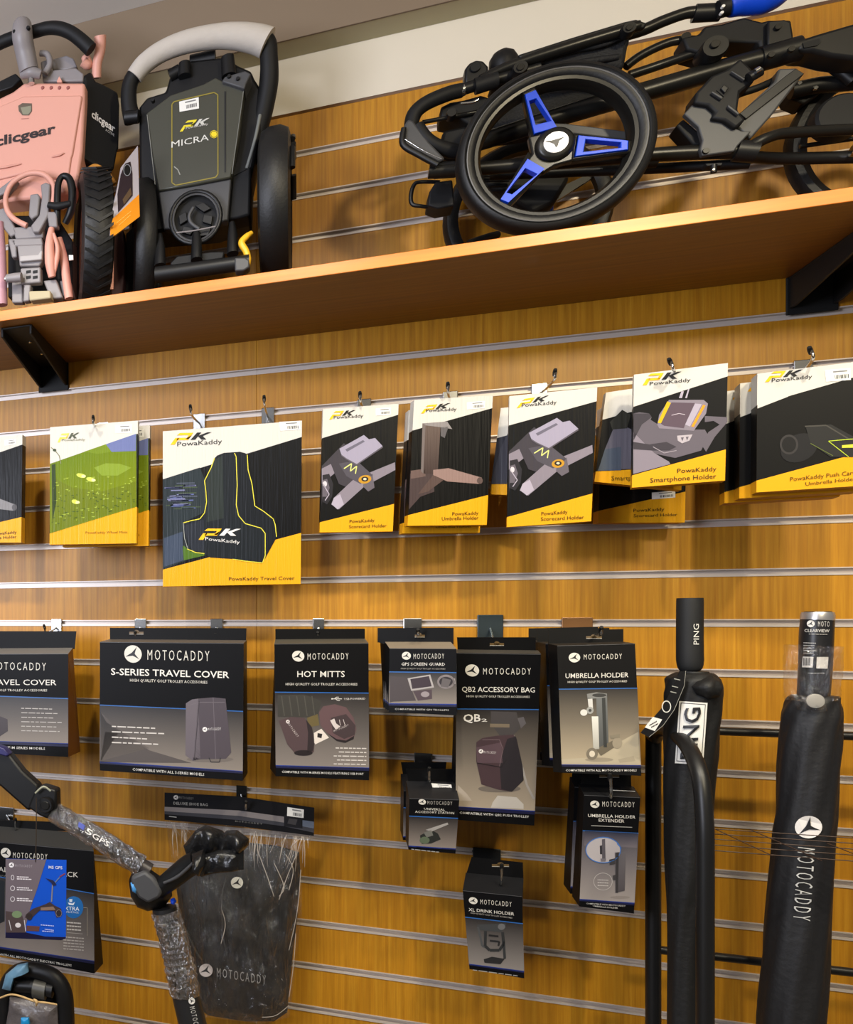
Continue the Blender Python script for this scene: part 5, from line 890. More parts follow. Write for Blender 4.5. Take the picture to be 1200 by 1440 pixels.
# ---------------------------------------------------------------- lower left: shoe bag, trolleys, swing tag
cS, lo, u1, u2, cl = crop(180, 1100, 4.2357), crop(0, 1340, 7.5), crop(890, 820, 3.871), crop(890, 1120, 3.871), crop(0, 1150, 6.264)
FILM = bpy.data.materials.new('crinkled_clear_film'); FILM.use_nodes = True
def film(m, a, seed, sc_=60, tint=(.9, .9, .92, 1)):
    nt = m.node_tree; nt.nodes.clear(); N = nt.nodes.new; L = nt.links.new; out = N('ShaderNodeOutputMaterial'); mx = N('ShaderNodeMixShader'); tr_ = N('ShaderNodeBsdfTransparent'); gl = N('ShaderNodeBsdfGlossy')
    gl.inputs['Roughness'].default_value = .14; gl.inputs['Color'].default_value = tint; tc = N('ShaderNodeTexCoord'); mp = N('ShaderNodeMapping'); mp.inputs['Scale'].default_value = (1, 1, .28); n = N('ShaderNodeTexNoise'); n.inputs['Scale'].default_value = sc_; n.inputs['Detail'].default_value = 6; n.inputs['Distortion'].default_value = 1.2
    L(tc.outputs['Object'], mp.inputs[0]); L(mp.outputs[0], n.inputs['Vector']); bp = N('ShaderNodeBump'); bp.inputs['Strength'].default_value = 1; bp.inputs['Distance'].default_value = .02; L(n.outputs[0], bp.inputs['Height']); L(bp.outputs[0], gl.inputs['Normal'])
    lw = N('ShaderNodeLayerWeight'); lw.inputs[0].default_value = .3; L(bp.outputs[0], lw.inputs[1]); mr = N('ShaderNodeMapRange'); mr.inputs[3].default_value = a; mr.inputs[4].default_value = min(1, a * 4 + .12); L(lw.outputs['Facing'], mr.inputs[0])
    L(mr.outputs[0], mx.inputs[0]); L(tr_.outputs[0], mx.inputs[1]); L(gl.outputs[0], mx.inputs[2]); L(mx.outputs[0], out.inputs[0]); return m
film(FILM, .08, 1)
WRAP = film(bpy.data.materials.new('crinkled_bubble_wrap') if 0 else (lambda m: (setattr(m, 'use_nodes', True), m)[1])(bpy.data.materials.new('crinkled_bubble_wrap')), .30, 2, 90)
def pillow(parent, name, pts, d, h, m, yaw=0, wr=.0, rings=6, seed=1, label=None, both=True, sub=3):
    """puffy closed shape from an outline: rises towards its middle, with wrinkles"""
    r_ = random.Random(seed); cx = sum(q[0] for q in pts) / len(pts); cy = sum(q[1] for q in pts) / len(pts); pl = Pl(cx, cy, d, yaw)
    P2 = []
    n0 = len(pts)
    for i in range(n0):
        for q in range(sub): P2.append(lerp2(pts[i], pts[(i + 1) % n0], q / sub))
    n = len(P2); vs, fs = [], []; ph = [r_.uniform(0, 6.28) for _ in range(6)]
    wv = lambda x, y: sum(math.sin(x * (.05 + .045 * i) * (1 if i % 2 else -1) + y * (.09 - .013 * i) + ph[i]) for i in range(6)) / 6
    for k in range(rings):
        t = k / rings; s_ = 1 - t
        for x, y in P2:
            X, Y = cx + (x - cx) * s_, cy + (y - cy) * s_; vs.append(pl.p(X, Y, h * math.sqrt(1 - (1 - t) ** 2) + (wr * wv(X, Y) if k else 0)))
    vs.append(pl.p(cx, cy, h + wr * wv(cx, cy)))
    for k in range(rings - 1): fs += [(k * n + i, k * n + (i + 1) % n, (k + 1) * n + (i + 1) % n, (k + 1) * n + i) for i in range(n)]
    fs += [((rings - 1) * n + i, (rings - 1) * n + (i + 1) % n, rings * n) for i in range(n)]
    if both:
        nb = len(vs); vs += [v - pl.n * .006 for v in vs[:n]]; fs += [(i, (i + 1) % n, nb + (i + 1) % n, nb + i) for i in range(n)] + [tuple(nb + i for i in range(n))]
    b = MB(); b.idx(vs, fs, m); o = b.build(name, parent, 50)
    if label: lab(o, label)
    return pl
# shoe bag ------------------------------------------------------------------------------------------------
sb = thing('shoe_bag', P(340, 1435, .10), 'black shoe bag in clear plastic under a long black header card', 'shoe bag')
BAGM = mat('charcoal_bag_fabric', (27, 27, 28), .6, bump=.4, nscale=60)
pls = pillow(sb, 'bag_body', cS((700, 360), (880, 380), (1020, 420), (1030, 560), (1010, 800), (985, 1000), (965, 1200), (950, 1370), (870, 1425), (700, 1425), (480, 1390), (425, 1350), (400, 1150), (340, 1000), (310, 800), (290, 640), (330, 520), (420, 430), (560, 370)), .075, .035, BAGM, wr=.011, seed=4, rings=9)
ptube(sb, 'seam', T(cS, (590, 560, .118, .8), (560, 680, .121, .8), (565, 900, .122, .8), (590, 1030, .12, .8)), mat('seam_piping', (58, 56, 56), .5), seg=6); ptube(sb, 'drawstring_fold', T(cS, (330, 850, .09, 2), (400, 1000, .10, 2.4), (440, 1060, .105, 2)), BAGM, seg=8)
hp = Pl(*cS((663, 190))[0], .105); hq = cS((218, 62), (660, 85), (1110, 152), (1108, 320), (660, 262), (218, 224)); mb = MB(); mb.prism([hp.p(*q) for q in hq], -hp.n * .002, CARD, (20, 20, 23)); mb.build('header_card', sb)
A = Art(hp, m=CARD)
A.poly(cS((218, 146), (660, 168), (930, 205), (930, 240), (660, 200), (218, 172)), (124, 118, 118), 1); A.poly(cS((218, 172), (660, 200), (930, 240), (1108, 262), (1108, 300), (930, 262), (660, 225), (218, 190)), (62, 62, 68), 1); A.poly(cS((1040, 225), (1108, 235), (1108, 275), (1040, 262)), (96, 104, 120), 2)
A.logo(*cS((286, 90))[0], 3.4, 3.2, MW); A.text('MOTOCADDY', *cS((305, 97), (390, 104)), 15 / 4.24, (150, 148, 142), 4, .01, 0, 1); A.text('DELUXE SHOE BAG', *cS((272, 132), (475, 142)), 17 / 4.24, (176, 172, 164), 4, .012, 0, 1)
A.poly(cS((930, 195), (1040, 212), (1040, 275), (930, 262)), (30, 30, 34), 3); A.poly(cS((960, 215), (1010, 222), (1000, 255), (950, 245)), (62, 60, 62), 4); A.line(cS((245, 203), (290, 208)), .9, (190, 190, 188), 4); A.text('MOTOCADDY', *cS((640, 236), (800, 252)), 9 / 4.24, (150, 148, 144), 4, .01, 0, 1); A.build('header_print', sb)
A = Art(hp, .0012, CARD); A.sticker(cS((950, 147), (1048, 162), (1046, 212), (948, 200)), 3, 8); A.build('price_label', sb)
A = Art(Pl(*cS((620, 900))[0], .115), 0); A.b = .0; 
A.logo(*cS((650, 598))[0], 8.6, 8.2, (214, 212, 200), (40, 40, 42)); A.build('round_logo', sb); A = Art(Pl(*cS((620, 900))[0], .115), 0); A.logo(*cS((465, 1120))[0], 9.6, 9.2, (176, 168, 166), (44, 44, 46)); A.text('MOTOCADDY', *cS((530, 1158), (822, 1206)), 58 / 4.24, (150, 148, 146)); A.build('bag_print', sb)
pillow(sb, 'clear_plastic_bag', cS((225, 225), (660, 262), (1095, 322), (1040, 480), (1035, 800), (1010, 1000), (975, 1300), (960, 1400), (800, 1438), (460, 1400), (400, 1300), (360, 1000), (300, 800), (265, 500), (240, 350)), .10, .022, FILM, wr=.014, seed=9, rings=9, both=False, label='crinkled clear plastic')
PLEAT = mat('pleated_clear_plastic', (210, 200, 188), .15, alpha=.4)
b = MB(); r_ = random.Random(2)
for i in range(60):                          # pleats of the plastic under the header
    x0 = r_.uniform(250, 1080); y0 = 235 + (x0 - 218) * .108; x1 = x0 + (620 - x0) * r_.uniform(-.05, .2); y1 = y0 + r_.uniform(60, 220)
    q = T(cS, (x0, y0, .108, .2), ((x0 + x1) / 2 + r_.uniform(-8, 8), (y0 + y1) / 2, .118, .45), (x1, y1, .110, .25)); ptube(None, '', q, PLEAT, mb=b, seg=5, sub=2)
for p in (((870, 480), (930, 620), (900, 680)), ((1000, 440), (950, 560), (900, 700)), ((770, 400), (830, 560), (870, 680)), ((1030, 520), (1010, 760), (960, 1000)), ((560, 760), (580, 850), (555, 960)), ((940, 430), (985, 520), (960, 640)), ((1000, 900), (985, 1100), (960, 1280)), ((800, 1400), (880, 1390), (960, 1330))):
    ptube(None, '', T(cS, *[(x, y, .124, .5) for x, y in p]), PLEAT, mb=b, seg=5)
tag(b.build('plastic_pleats', sb, 50), kind='stuff')
hook('hook carrying the shoe bag in clear plastic', 340, -4, (346, 1128), .13, pw=.012, plate=mat('clear_steel', (150, 150, 146), .2, 1), droop=.012)
# electric trolley in front -------------------------------------------------------------------------------
DT = .42
et = thing('electric_golf_trolley', Vector((P(230, 1240, DT).x, -DT, 0)), 'grey trolley shaft in bubble wrap, jointed, with a black bag support', 'golf trolley')
slab(et, 'handle_bracket', cL((-60, 60), (40, 100), (110, 190), (190, 262), (195, 330), (140, 392), (0, 268), (-60, 240)), DT + .01, .035, BLK, bevel=.006)
slab(et, 'bracket_highlight', cL((-60, 50), (20, 78), (45, 112), (30, 120), (-60, 95)), DT + .02, .03, mat('navy_highlight', (44, 42, 92), .35), bevel=.003)  # blue-purple highlight of the bracket, put in as a coloured slab
slab(et, 'joint_block', cL((178, 275), (205, 262), (278, 285), (280, 380), (235, 430), (190, 410), (135, 370)), DT + .02, .04, BLK, bevel=.005); disc(et, 'joint_bolt', *cL((220, 360))[0], DT + .035, 11, .02, BLK, 24); disc(et, 'bolt_cap', *cL((222, 362))[0], DT + .038, 6, .006, GUN, 20)
ptube(et, 'cable_tie', T(cL, (175, 300, DT + .03, 1.4), (215, 268, DT + .032, 1.6), (250, 290, DT + .03, 1.4)), mat('clear_tie', (150, 150, 130), .3), seg=8)
SH = mat('graphite_shaft', (52, 48, 48), .35, .2)
up_ = ptube(et, 'upper_shaft', T(cL, (235, 375, DT, 12), (400, 470, DT, 12.5), (560, 565, DT, 12.5), (700, 665, DT, 12.5), (740, 690, DT, 12.5)), SH, seg=20, sub=2)
def wrapped(name, pts, seed):
    r_ = random.Random(seed); path, rad = [], []
    for (x0, y0, d0, r0), (x1, y1, d1, r1) in zip(pts, pts[1:]):
        for q in range(14):
            t = q / 14; path.append(P(x0 + (x1 - x0) * t, y0 + (y1 - y0) * t, d0 + (d1 - d0) * t)); rad.append((r0 + (r1 - r0) * t) / FK(x0, d0) * r_.uniform(.95, 1.07))
    b = MB(); b.tube(path, rad, WRAP, 22, False, cap=False)
    b.v = [v + Vector((r_.uniform(-1, 1), r_.uniform(-1, 1), r_.uniform(-1, 1))) * .0011 for v in b.v]
    lab(b.build(name, et, 30), 'clear crinkled bubble wrap')
wrapped('bubble_wrap', T(cL, (262, 390, DT, 14.5), (480, 520, DT, 15), (715, 672, DT, 15)), 3)
A = Art(Cyl(P(*cL((235, 375))[0], DT), P(*cL((740, 690))[0], DT), 12.6 / FK(130, DT)), .006); A.text('5', *cL((418, 492), (448, 512)), 28 / 3.5, (214, 210, 206), 4, .02, up=(.5, -.86)); A.text('GPS', *cL((452, 516), (532, 566)), 26 / 3.5, (206, 202, 198), 4, .02, up=(.5, -.86)); A.poly(cL((390, 440), (425, 462), (412, 484), (385, 465)), (40, 60, 150), 3); A.build('shaft_print', et)
pillow(et, 'centre_hinge', cS((5, 585), (20, 545), (120, 515), (185, 560), (255, 600), (262, 680), (215, 745), (130, 762), (60, 735), (15, 660)), DT - .02, .055, BLK, rings=7)
slab(et, 'hinge_cover', cS((15, 565), (100, 530), (150, 570), (205, 650), (190, 690), (120, 725), (60, 690), (20, 620)), DT + .045, .02, DGR, bevel=.006); pillow(et, 'blue_button', cS((15, 600), (35, 595), (58, 640), (50, 665), (25, 650)), DT + .04, .008, mat('pale_blue_plastic', (70, 140, 200), .3), rings=3); pillow(et, 'blue_button', cS((252, 700), (275, 692), (288, 712), (275, 732), (255, 722)), DT + .02, .008, BLUE, rings=3)
LS = T(cS, (215, 745, DT, 17), (250, 880, DT, 18), (300, 1080, DT, 18.5), (355, 1320, DT, 19), (400, 1500, DT, 19.5))
ptube(et, 'lower_shaft', LS, mat('black_shaft', (34, 34, 35), .4), seg=22, sub=3); wrapped('bubble_wrap', T(cS, (222, 765, DT, 19), (255, 880, DT, 20), (305, 1080, DT, 20.5), (345, 1280, DT, 20)), 5)
cy_ = Cyl(P(*cS((355, 1320))[0], DT), P(*cS((400, 1500))[0], DT), 19.3 / FK(265, DT)); A = Art(cy_, .0012); A.logo(*cS((380, 1303))[0], 4.6, 4.8, (222, 220, 216), rot=70); A.text('MOTOCADDY', *cS((368, 1340), (412, 1530)), 32 / 4.24, (214, 212, 208), 4, .01, up=(.97, -.2)); A.build('shaft_print', et)
ptube(et, 'bag_support_arm', T(cS, (180, 640, DT + .02, 12), (270, 570, DT + .03, 14), (360, 500, DT + .04, 15), (420, 470, DT + .05, 16)), BLK, seg=16); ptube(et, 'arm_rib', T(cS, (215, 600, DT + .05, 2), (300, 560, DT + .06, 2.4), (400, 470, DT + .075, 2)), DGR, seg=8)
PB = mat('glossy_black_polythene', (24, 24, 25), .25, bump=1, nscale=45)
for i, q in enumerate((((330, 380), (400, 290), (460, 258), (560, 290), (600, 330), (560, 420), (440, 470), (350, 440)), ((540, 330), (590, 290), (650, 288), (720, 340), (720, 375), (680, 420), (600, 430), (540, 400)), ((430, 440), (560, 400), (690, 410), (690, 520), (640, 530), (430, 555), (400, 520)), ((380, 430), (450, 400), (470, 480), (430, 560), (385, 520)))):
    pillow(et, 'polythene_wrap', cS(*q), DT + .03 + .012 * i, .022, PB, wr=.02, seed=20 + i, rings=8, label='black polythene wrapping')
pf = P(400 / 4.2357 + 180, 1100 + 1500 / 4.2357, DT); ex = pf.x + .16; b = MB(); b.tube([pf, Vector((pf.x + .05, -DT, .62)), Vector((ex, -DT, .30))], [.026, .024, .022], BLK, 18, True); b.build('stem', et, 50)
b = MB(); b.box(ex - .12, ex + .14, -DT - .10, -DT + .10, .13, .30, BLK); b.build('battery_body', et, bevel=.02)
for q in (Vector((ex + .06, -DT - .17, .142)), Vector((ex + .06, -DT + .17, .142)), Vector((ex + .42, -DT, .110))): tyre(et, q, (0, 1, 0), q.z - .002, .05, GREY)
b = MB(); b.cyl((ex + .06, -DT - .15, .142), (ex + .06, -DT + .15, .142), .012, BLK); b.build('axle', et, 40); b = MB(); b.tube([(ex, -DT, .2), (ex + .28, -DT, .2), (ex + .42, -DT, .12)], .018, BLK, 14); b.build('front_fork', et, 50)
# swing tag -------------------------------------------------------------------------------------------------
tg = Pl(50, 1265, DT + .045, 0, 0); tq = cl((50, 362), (585, 372), (580, 1062), (540, 1078), (48, 1058)); st = thing('swing_tag', base_loc(tg, tq), 'blue and mauve swing tag hanging on a cord from the trolley joint', 'tag')
mb = MB(); mb.prism([tg.p(*q) for q in tq], -tg.n * .0015, CARD, (18, 76, 186)); mb.build('card', st)
A = Art(tg, m=CARD); A.poly(cl((50, 362), (408, 368), (330, 620), (270, 790), (230, 940), (50, 960)), (104, 94, 100), 1); A.poly(cl((50, 1010), (230, 1010), (400, 1045), (578, 1050), (580, 1062), (540, 1078), (48, 1058)), (24, 22, 50), 1)
A.poly(cl((50, 820), (190, 840), (230, 960), (230, 1010), (50, 1010)), (74, 62, 62), 2); A.ell(*cl((150, 850))[0], 7, 5, (110, 130, 96), 3); A.ell(*cl((160, 945))[0], 4, 3.4, (206, 200, 200), 4); A.line(cl((80, 900), (100, 990)), .9, (190, 186, 190), 4); A.line(cl((215, 900), (228, 1000)), .9, (206, 200, 206), 4); A.poly(cl((235, 948), (350, 955), (345, 1000), (235, 995)), (92, 62, 60), 2)
A.logo(*cl((102, 415))[0], 3.6, 3.6, (228, 224, 226)); A.text('MOTOCADDY', *cl((136, 432), (286, 436)), 24 / 6.26, (176, 168, 174), 4, .01, 0, 1); A.text('M5 GPS', *cl((430, 446), (550, 452)), 26 / 6.26, (222, 226, 236), 4, .03)
for i, y in enumerate((525, 620, 715)): A.bars([cl((150, y - 6), (255, y - 2)), cl((150, y + 12), (285, y + 17))], 1.4, (218, 212, 216), seed=i); A.ring(*cl((112, y))[0], 3 if i else 2, 3.4, .8, (214, 208, 212), 4, 8)
A.bars([cl((360, 942), (480, 952)), cl((395, 980), (475, 990)), cl((372, 996), (475, 1004))], 1.3, (170, 180, 230), seed=3)
A.line(cl((465, 585), (455, 740)), 1.8, (120, 120, 130), 4); A.poly(cl((400, 530), (470, 550), (500, 590), (470, 600), (450, 570)), (36, 40, 70), 4); A.line(cl((480, 575), (530, 520)), 1.6, (90, 110, 150), 4); A.line(cl((525, 520), (575, 490)), 1.6, (130, 60, 70), 4)
A.poly(cl((230, 850), (290, 800), (400, 760), (440, 740), (480, 770), (540, 800), (545, 860), (500, 880), (480, 820), (350, 815), (280, 880), (220, 880)), (62, 50, 52), 4); A.ell(*cl((520, 840))[0], 4.4, 5.4, (48, 42, 46), 5); A.ring(*cl((520, 840))[0], 4, 5, .7, (120, 110, 110), 6, 14); A.ell(*cl((260, 870))[0], 4.4, 5, (48, 40, 40), 5); A.poly(cl((360, 790), (470, 780), (490, 810), (360, 815)), (128, 104, 90), 5); A.build('tag_print', st)
ptube(st, 'cord', [(51, 1122, DT + .046, .7), (51, 1170, DT + .047, .7), (50, 1212, DT + .046, .7)], mat('brown_cord', (50, 38, 26), .8), seg=6)
# trolley at the bottom left corner ---------------------------------------------------------------------------
lt2 = thing('wrapped_trolley_handle', Vector((P(50, 1400, .4).x, -.4, 0)), 'black arched trolley handle wrapped in film with a beige elastic cord', 'golf trolley')
ptube(lt2, 'arched_handle', T(lo, (40, 1000, .40, 10), (60, 500, .40, 10), (75, 330, .40, 10.5), (170, 215, .40, 11), (300, 180, .40, 11.5), (480, 215, .40, 12), (600, 290, .40, 12.5), (670, 420, .40, 12.5), (690, 600, .40, 12.5), (700, 1000, .40, 12.5)), BLK, seg=22)
slab(lt2, 'handle_body', lo((130, 330), (400, 280), (560, 330), (600, 500), (600, 1000), (90, 1000), (110, 500)), .38, .05, BLKM, bevel=.01); ptube(lt2, 'control_drum', T(lo, (170, 345, .41, 9), (360, 355, .41, 10), (560, 400, .41, 10)), BLK, smooth=False, seg=20); ptube(lt2, 'drum_collar', T(lo, (360, 370, .41, 13), (490, 400, .41, 13)), mat('smoke_grey_plastic', (70, 68, 62), .35), smooth=False, seg=20)
pillow(lt2, 'film_wrap', lo((20, 380), (60, 230), (180, 130), (290, 110), (300, 200), (150, 260), (110, 400)), .43, .012, mat('film_blue_highlight', (96, 134, 160), .25, bump=.6, nscale=50), wr=.004, rings=5, label='film with a light blue highlight put into its colour')  # film over the arch, its light blue highlight painted into the colour
pillow(lt2, 'film_wrap', lo((100, 470), (300, 500), (600, 560), (610, 760), (620, 1000), (20, 1000), (90, 600)), .42, .02, mat('grey_crumpled_film', (96, 90, 90), .25, bump=1, nscale=60), wr=.012, rings=7, seed=6, label='crumpled grey film')
pillow(lt2, 'blue_badge', lo((220, 690), (300, 690), (310, 760), (220, 770)), .452, .004, mat('cyan_plastic', (30, 140, 200), .3), rings=3)
ptube(lt2, 'elastic_cord', T(lo, (-60, 490, .445, 1.3), (0, 475, .447, 1.3), (110, 440, .455, 1.4), (220, 458, .462, 1.5), (370, 512, .465, 1.6), (480, 525, .46, 1.5), (600, 545, .45, 1.3)), mat('beige_elastic', (196, 162, 110), .8), seg=8); ptube(lt2, 'cord_knot', T(lo, (355, 490, .47, 1.4), (385, 515, .472, 2.6), (380, 560, .47, 1.2)), mat('beige_elastic', (196, 162, 110), .8), seg=8)
hb_ = P(50, 1460, .38); b = MB(); b.tube([(hb_.x, -.38, hb_.z), (hb_.x, -.38, .6), (hb_.x - .03, -.38, .06)], [.04, .022, .022], BLK, 18); b.build('stem', lt2, 50)
b = MB(); b.cyl((hb_.x - .03, -.56, .10), (hb_.x - .03, -.22, .10), .012, BLK); b.build('axle', lt2, 40)
for y_ in (-.57, -.21): tyre(lt2, Vector((hb_.x - .03, y_, .10)), (0, 1, 0), .098, .04, GREY)
b = MB(); b.box(hb_.x - .10, hb_.x + .12, -.46, -.30, .06, .20, BLK); b.build('base_frame', lt2, bevel=.02)
# ---------------------------------------------------------------- umbrella rack and umbrellas
BK_T = mat('black_powder_coated_tube', (20, 20, 21), .38)
d1 = .13; ta = lambda x: ray(x, HY).x / ray(x, HY).y; d2 = D - (D - d1) * ta(919) / ta(992); zf = 0
rk = thing('umbrella_rack', Vector((WX(919, d1) + .25, -.25, 0)), 'black tubular floor rack with a rounded end hoop holding two umbrellas', 'rack')
xb = WX(919, d1); zt = P(919, 1023, d1).z; r0 = 9 / FK(919, d1); b = MB(); yy = lambda q: -(d1 + (d2 - d1) * q)
b.tube([(xb, yy(0), .0), (xb, yy(0), .6), (xb, yy(0), zt - .06), (xb, yy(.04), zt - .018), (xb, yy(.18), zt), (xb, yy(.45), zt), (xb, yy(.72), zt - .018), (xb, yy(.92), zt - .062), (xb, yy(.99), zt - .13), (xb, yy(1), zt - .21), (xb, yy(1), zt - .32), (xb, yy(1), .6), (xb, yy(1), 0)], r0, BK_T, 18, True, sub=6); b.build('end_hoop', rk, 50)
x2 = xb + .95; b = MB(); b.tube([(x2, yy(0), .0), (x2, yy(0), .6), (x2, yy(0), zt - .06), (x2, yy(.04), zt - .018), (x2, yy(.18), zt), (x2, yy(.8), zt), (x2, yy(.96), zt - .02), (x2, yy(1), zt - .065), (x2, yy(1), .6), (x2, yy(1), 0)], r0, BK_T, 18, True, sub=6); b.build('end_hoop', rk, 50)
for y_ in (1028, 1345):
    z = P(1006, y_, d1).z; b = MB(); b.cyl((xb, yy(0), z), (x2, yy(0), z), 5.8 / FK(1006, d1), BK_T, 14); b.build('cross_bar', rk, 40)
z = P(992, 1560, d2).z; b = MB(); b.cyl((xb, yy(1), .12), (x2, yy(1), .12), .008, BK_T, 14); b.build('cross_bar', rk, 40)
WIRE = mat('dark_wire', (52, 30, 18), .5)
dw = .335
for i, ya in enumerate((1165.5, 1172.5, 1180, 1188, 1196)): ptube(rk, 'grid_wire', [(1003, ya, dw, .75), (1260, ya + 17 + i * .6, dw, .75)], WIRE, smooth=False, seg=6)
for q in (((455, 180), (760, 322)), ((640, 180), (1030, 350)), ((1060, 255), (1330, 362))):
    (xa, ya), (xc, yc) = u2(*q); ptube(rk, 'grid_wire', [(xa, ya, dw + .004, .75), (xc, yc, dw + .004, .75)], WIRE, smooth=False, seg=6)
# first umbrella
du = .24; FK1 = lambda px: px / FK(975, du)
um = thing('folded_umbrella', Vector((P(960, 1440, du).x, -du, 0)), 'black folded umbrella with a white logo panel and straight black grip', 'umbrella')
NYL = mat('black_umbrella_cloth', (15, 15, 16), .6, bump=.3, nscale=90)
def umbody(parent, pts, m, seed, folds=7, name='canopy', amp=.07):
    r_ = random.Random(seed); ps, rs = catmull([P(x, y, d) for x, y, d, r in pts], [r / FK(x, d) for x, y, d, r in pts], 6); vs, fs = [], []; n = 48
    for i, (p, r) in enumerate(zip(ps, rs)):
        tw = i * .06 + seed
        for k in range(n):
            a = 2 * math.pi * k / n; f = 1 + amp * (abs(math.sin((a + tw) * folds / 2)) - .6) + .012 * math.sin(i * .9 + a * 3); vs.append(p + Vector((math.cos(a), math.sin(a), 0)) * r * f)
    for i in range(len(ps) - 1): fs += [(i * n + k, i * n + (k + 1) % n, (i + 1) * n + (k + 1) % n, (i + 1) * n + k) for k in range(n)]
    fs += [tuple(range(n))[::-1], tuple((len(ps) - 1) * n + k for k in range(n))]
    b = MB(); b.idx(vs, fs, m); return b.build(name, parent, 60)
zb = 1440 + 420
umbody(um, [(977, 946, du, 20), (975, 955, du, 30), (975, 975, du, 31.5), (974, 1010, du, 30.5), (971, 1060, du, 29.5), (968, 1140, du, 26.5), (966, 1240, du, 23), (962, 1310, du, 18), (961, 1440, du, 17), (958, 1700, du, 16)], NYL, 1)
p0, p1 = P(958, 1695, du), P(957, 1800, du); b = MB(); b.tube([p0, Vector((p1.x, p1.y, .02)), Vector((p1.x, p1.y, .0))], [.006, .006, .004], GUN, 10, False); b.build('tip', um, 40)
pillow(um, 'sleeve_flap', u1((300, 560), (330, 530), (430, 500), (470, 525), (490, 565), (470, 620), (400, 640), (330, 610)), du + .03, .025, NYL, wr=.006, rings=5, seed=3)
ptube(um, 'shaft_collar', T(u1, (335, 480, du, 16), (335, 540, du, 20)), NYL, smooth=False, seg=20)
ptube(um, 'grip', T(u1, (312, 88, du, 14.3), (312, 100, du, 15), (311, 300, du, 15), (312, 420, du, 15.2), (314, 462, du, 13.5), (316, 480, du, 10)), mat('black_foam_grip', (19, 20, 22), .65), seg=28, sub=2)
b = MB(); c_ = P(*u1((312, 86))[0], du); b.lathe(c_, (0, 0, 1), [(.0001, .0015), (FK1(13.6), .0015), (FK1(14.4), -.003), (FK1(13), -.004), (.0001, -.004)], GUN, 28); b.build('grip_cap', um, 40)
A = Art(Cyl(P(970.5, 842, du), P(970.5, 940, du), FK1(15.2)), .0006); A.text('PING', *u1((361, 334), (361, 222)), 31 / 3.87, (216, 214, 206), 3, .01, up=(-1, .0)); A.build('grip_lettering', um)
cyl1 = Cyl(P(976.5, 975, du), P(972, 1080, du), FK1(33)); A = Art(cyl1, .0006)
def gridpoly(A, q4, c, l, nx=6):
    for i in range(nx):
        A.poly([lerp2(q4[0], q4[1], i / nx), lerp2(q4[0], q4[1], (i + 1) / nx), lerp2(q4[3], q4[2], (i + 1) / nx), lerp2(q4[3], q4[2], i / nx)], c, l)
gridpoly(A, u1((254, 642), (408, 652), (384, 990), (230, 980)), (216, 214, 208), 1); gridpoly(A, u1((262, 650), (398, 660), (376, 980), (238, 970)), (60, 62, 66), 2); gridpoly(A, u1((266, 655), (394, 664), (372, 976), (242, 966)), (222, 220, 214), 3)
A.text('PING', *u1((345, 955), (372, 676)), 92 / 3.87, (26, 26, 28), 22, .015, up=(-1, .04)); A.build('logo_panel', um)
bs = Pl(*u1((180, 640))[0], du + .05, 0); b = MB(); L_ = u1((255, 480), (225, 560), (160, 680), (95, 755), (45, 815)); R2 = u1((288, 478), (280, 560), (225, 690), (165, 775), (88, 838))
for i in range(4): b.prism([bs.p(*L_[i]), bs.p(*R2[i]), bs.p(*R2[i + 1]), bs.p(*L_[i + 1])], -bs.n * .002, CARD, (24, 24, 26))
sw = b.build('carry_strap', um); A = Art(bs, m=CARD)
for i in range(4): A.line([R2[i], R2[i + 1]], .6, (150, 148, 140), 2)
A.ring(*u1((183, 672))[0], 6, 8, 1.4, (206, 204, 196), 3, 14); A.poly(u1((110, 728), (160, 742), (120, 805), (65, 785)), (222, 220, 214), 3); A.bars([u1((90, 775), (130, 752)), u1((100, 785), (138, 765))], 2, (40, 40, 40), 4)
for y in (520, 560, 590): A.line(u1((225 - (y - 520) * .3, y), (258 - (y - 520) * .3, y + 8)), 1.2, (150, 150, 144), 3)
A.build('strap_print', um)
# second umbrella
dv = .24; uv = thing('folded_umbrella', Vector((P(1110, 1440, dv).x, -dv, 0)), 'dark grey folded umbrella with a round white logo and silver-capped handle, at right', 'umbrella')
umbody(uv, [(1146, 978, dv, 24), (1144, 984, dv, 27), (1142, 1005, dv, 31), (1139, 1050, dv, 32), (1134, 1140, dv, 31), (1129, 1200, dv, 32), (1120, 1330, dv, 34), (1113, 1440, dv, 35), (1098, 1660, dv, 30), (1092, 1760, dv, 14)], mat('charcoal_umbrella_cloth', (24, 24, 27), .55, bump=.3, nscale=90), 2, 9)
p1 = P(1091, 1770, dv); b = MB(); b.tube([P(1092, 1750, dv), Vector((p1.x, p1.y, .01)), Vector((p1.x, p1.y, 0))], [.006, .006, .004], GUN, 10, False); b.build('tip', uv, 40)
hc = mat('black_handle', (28, 28, 30), .35); ptube(uv, 'handle', T(u1, (1006, 195, dv, 17.5), (1000, 300, dv, 18), (994, 460, dv, 17.5), (984, 620, dv, 17)), hc, seg=28, sub=2)
ptube(uv, 'silver_cap', T(u1, (1008, 158, dv, 16.5), (1008, 172, dv, 17.8), (1006, 200, dv, 17.8)), mat('brushed_silver', (190, 188, 190), .3, .8), smooth=False, seg=28)
b = MB(); c_ = P(*u1((1009, 154))[0], dv); b.lathe(c_, (0, 0, 1), [(.0001, .0), (FK1(13.4), .0), (FK1(14.4), -.002), (FK1(14.4), -.006)], GUN, 28); b.build('cap_top', uv, 40)
ch = Cyl(P(*u1((1006, 195))[0], dv), P(*u1((984, 620))[0], dv), 17.8 / FK(1148, dv)); A = Art(ch, .0012)
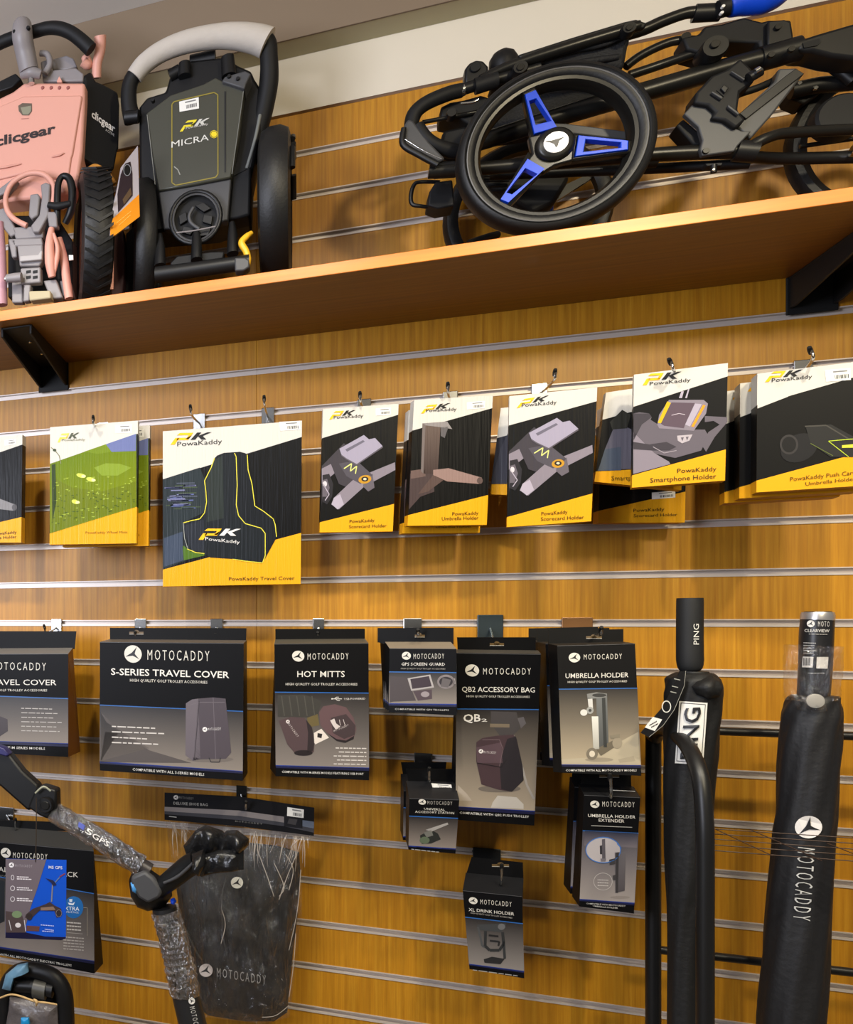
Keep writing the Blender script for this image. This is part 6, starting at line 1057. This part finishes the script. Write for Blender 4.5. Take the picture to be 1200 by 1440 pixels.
A.logo(*u1((970, 221))[0], 5.6, 4.8, (214, 212, 208)); A.text('MOTO', *u1((1010, 236), (1072, 237)), 30 / 3.87, (206, 204, 200)); A.text('CLEARVIEW', *u1((936, 266), (1072, 268)), 17 / 3.87, (206, 204, 200), 4, .01); A.bars([u1((960, 277), (1060, 279))], 1, (150, 148, 144))
A.bars([u1((930, 325 + 14 * i), ([998, 990, 975, 1000, 985][i], 327 + 14 * i)) for i in range(5)], 1, (170, 168, 164)); gridpoly(A, u1((926, 400), (985, 402), (980, 460), (922, 458)), (206, 202, 196), 2, 3); gridpoly(A, u1((1003, 402), (1066, 402), (1062, 466), (1000, 464)), (200, 196, 190), 2, 3)
for i in range(8): A.line(u1((932 + 5 * i, 406), (930 + 5 * i, 448)), .5 + .4 * (i % 3 == 0), (50, 48, 48), 4)
A.bars([u1((955, 490), (1045, 491))], 1.1, (150, 148, 144)); A.build('handle_print', uv)
pr_ = T(u1, (985, 340, dv, 30), (980, 450, dv, 30), (975, 560, dv, 29), (975, 640, dv, 28)); b = MB(); path = [P(x, y, d) for x, y, d, r in pr_]; rr_ = [r / FK(x, d) for x, y, d, r in pr_]; b.tube(path, rr_, FILM, 28, True, cap=False, sub=6); r_ = random.Random(8); b.v = [v + Vector((r_.uniform(-1, 1), r_.uniform(-1, 1), r_.uniform(-1, 1))) * .0012 for v in b.v]; lab(b.build('clear_sleeve', uv, 30), 'clear plastic sleeve')
ptube(uv, 'snap_button', T(u1, (998, 642, dv + .045, 10.5), (998, 643, dv + .05, 10.5)), WHITE, smooth=False) if 0 else disc(uv, 'snap_button', *u1((998, 642))[0], dv + .048, 10, .004, mat('clear_button', (170, 166, 160), .3, alpha=.7), 20)
pillow(uv, 'tied_film', u1((880, 640), (960, 620), (1050, 660), (1060, 700), (960, 710), (900, 690)), dv + .03, .016, FILM, wr=.01, seed=12, rings=5, both=False)
cu = Cyl(P(1136.5, 1110, dv), P(1124, 1290, dv), 34.5 / FK(1130, dv)); A = Art(cu, .001)
n_ = 10
lcx, lcy = u2((958, 167))[0]; A.logo(lcx, lcy, 19.3, 15.8, (222, 218, 216), (30, 30, 32), rot=-20, l=2)
A.text('MOTOCADDY', *u2((900, 275), (874, 668)), 100 / 3.87, (196, 196, 194), 3, -.008, up=(1, .12)); A.build('cloth_print', uv)
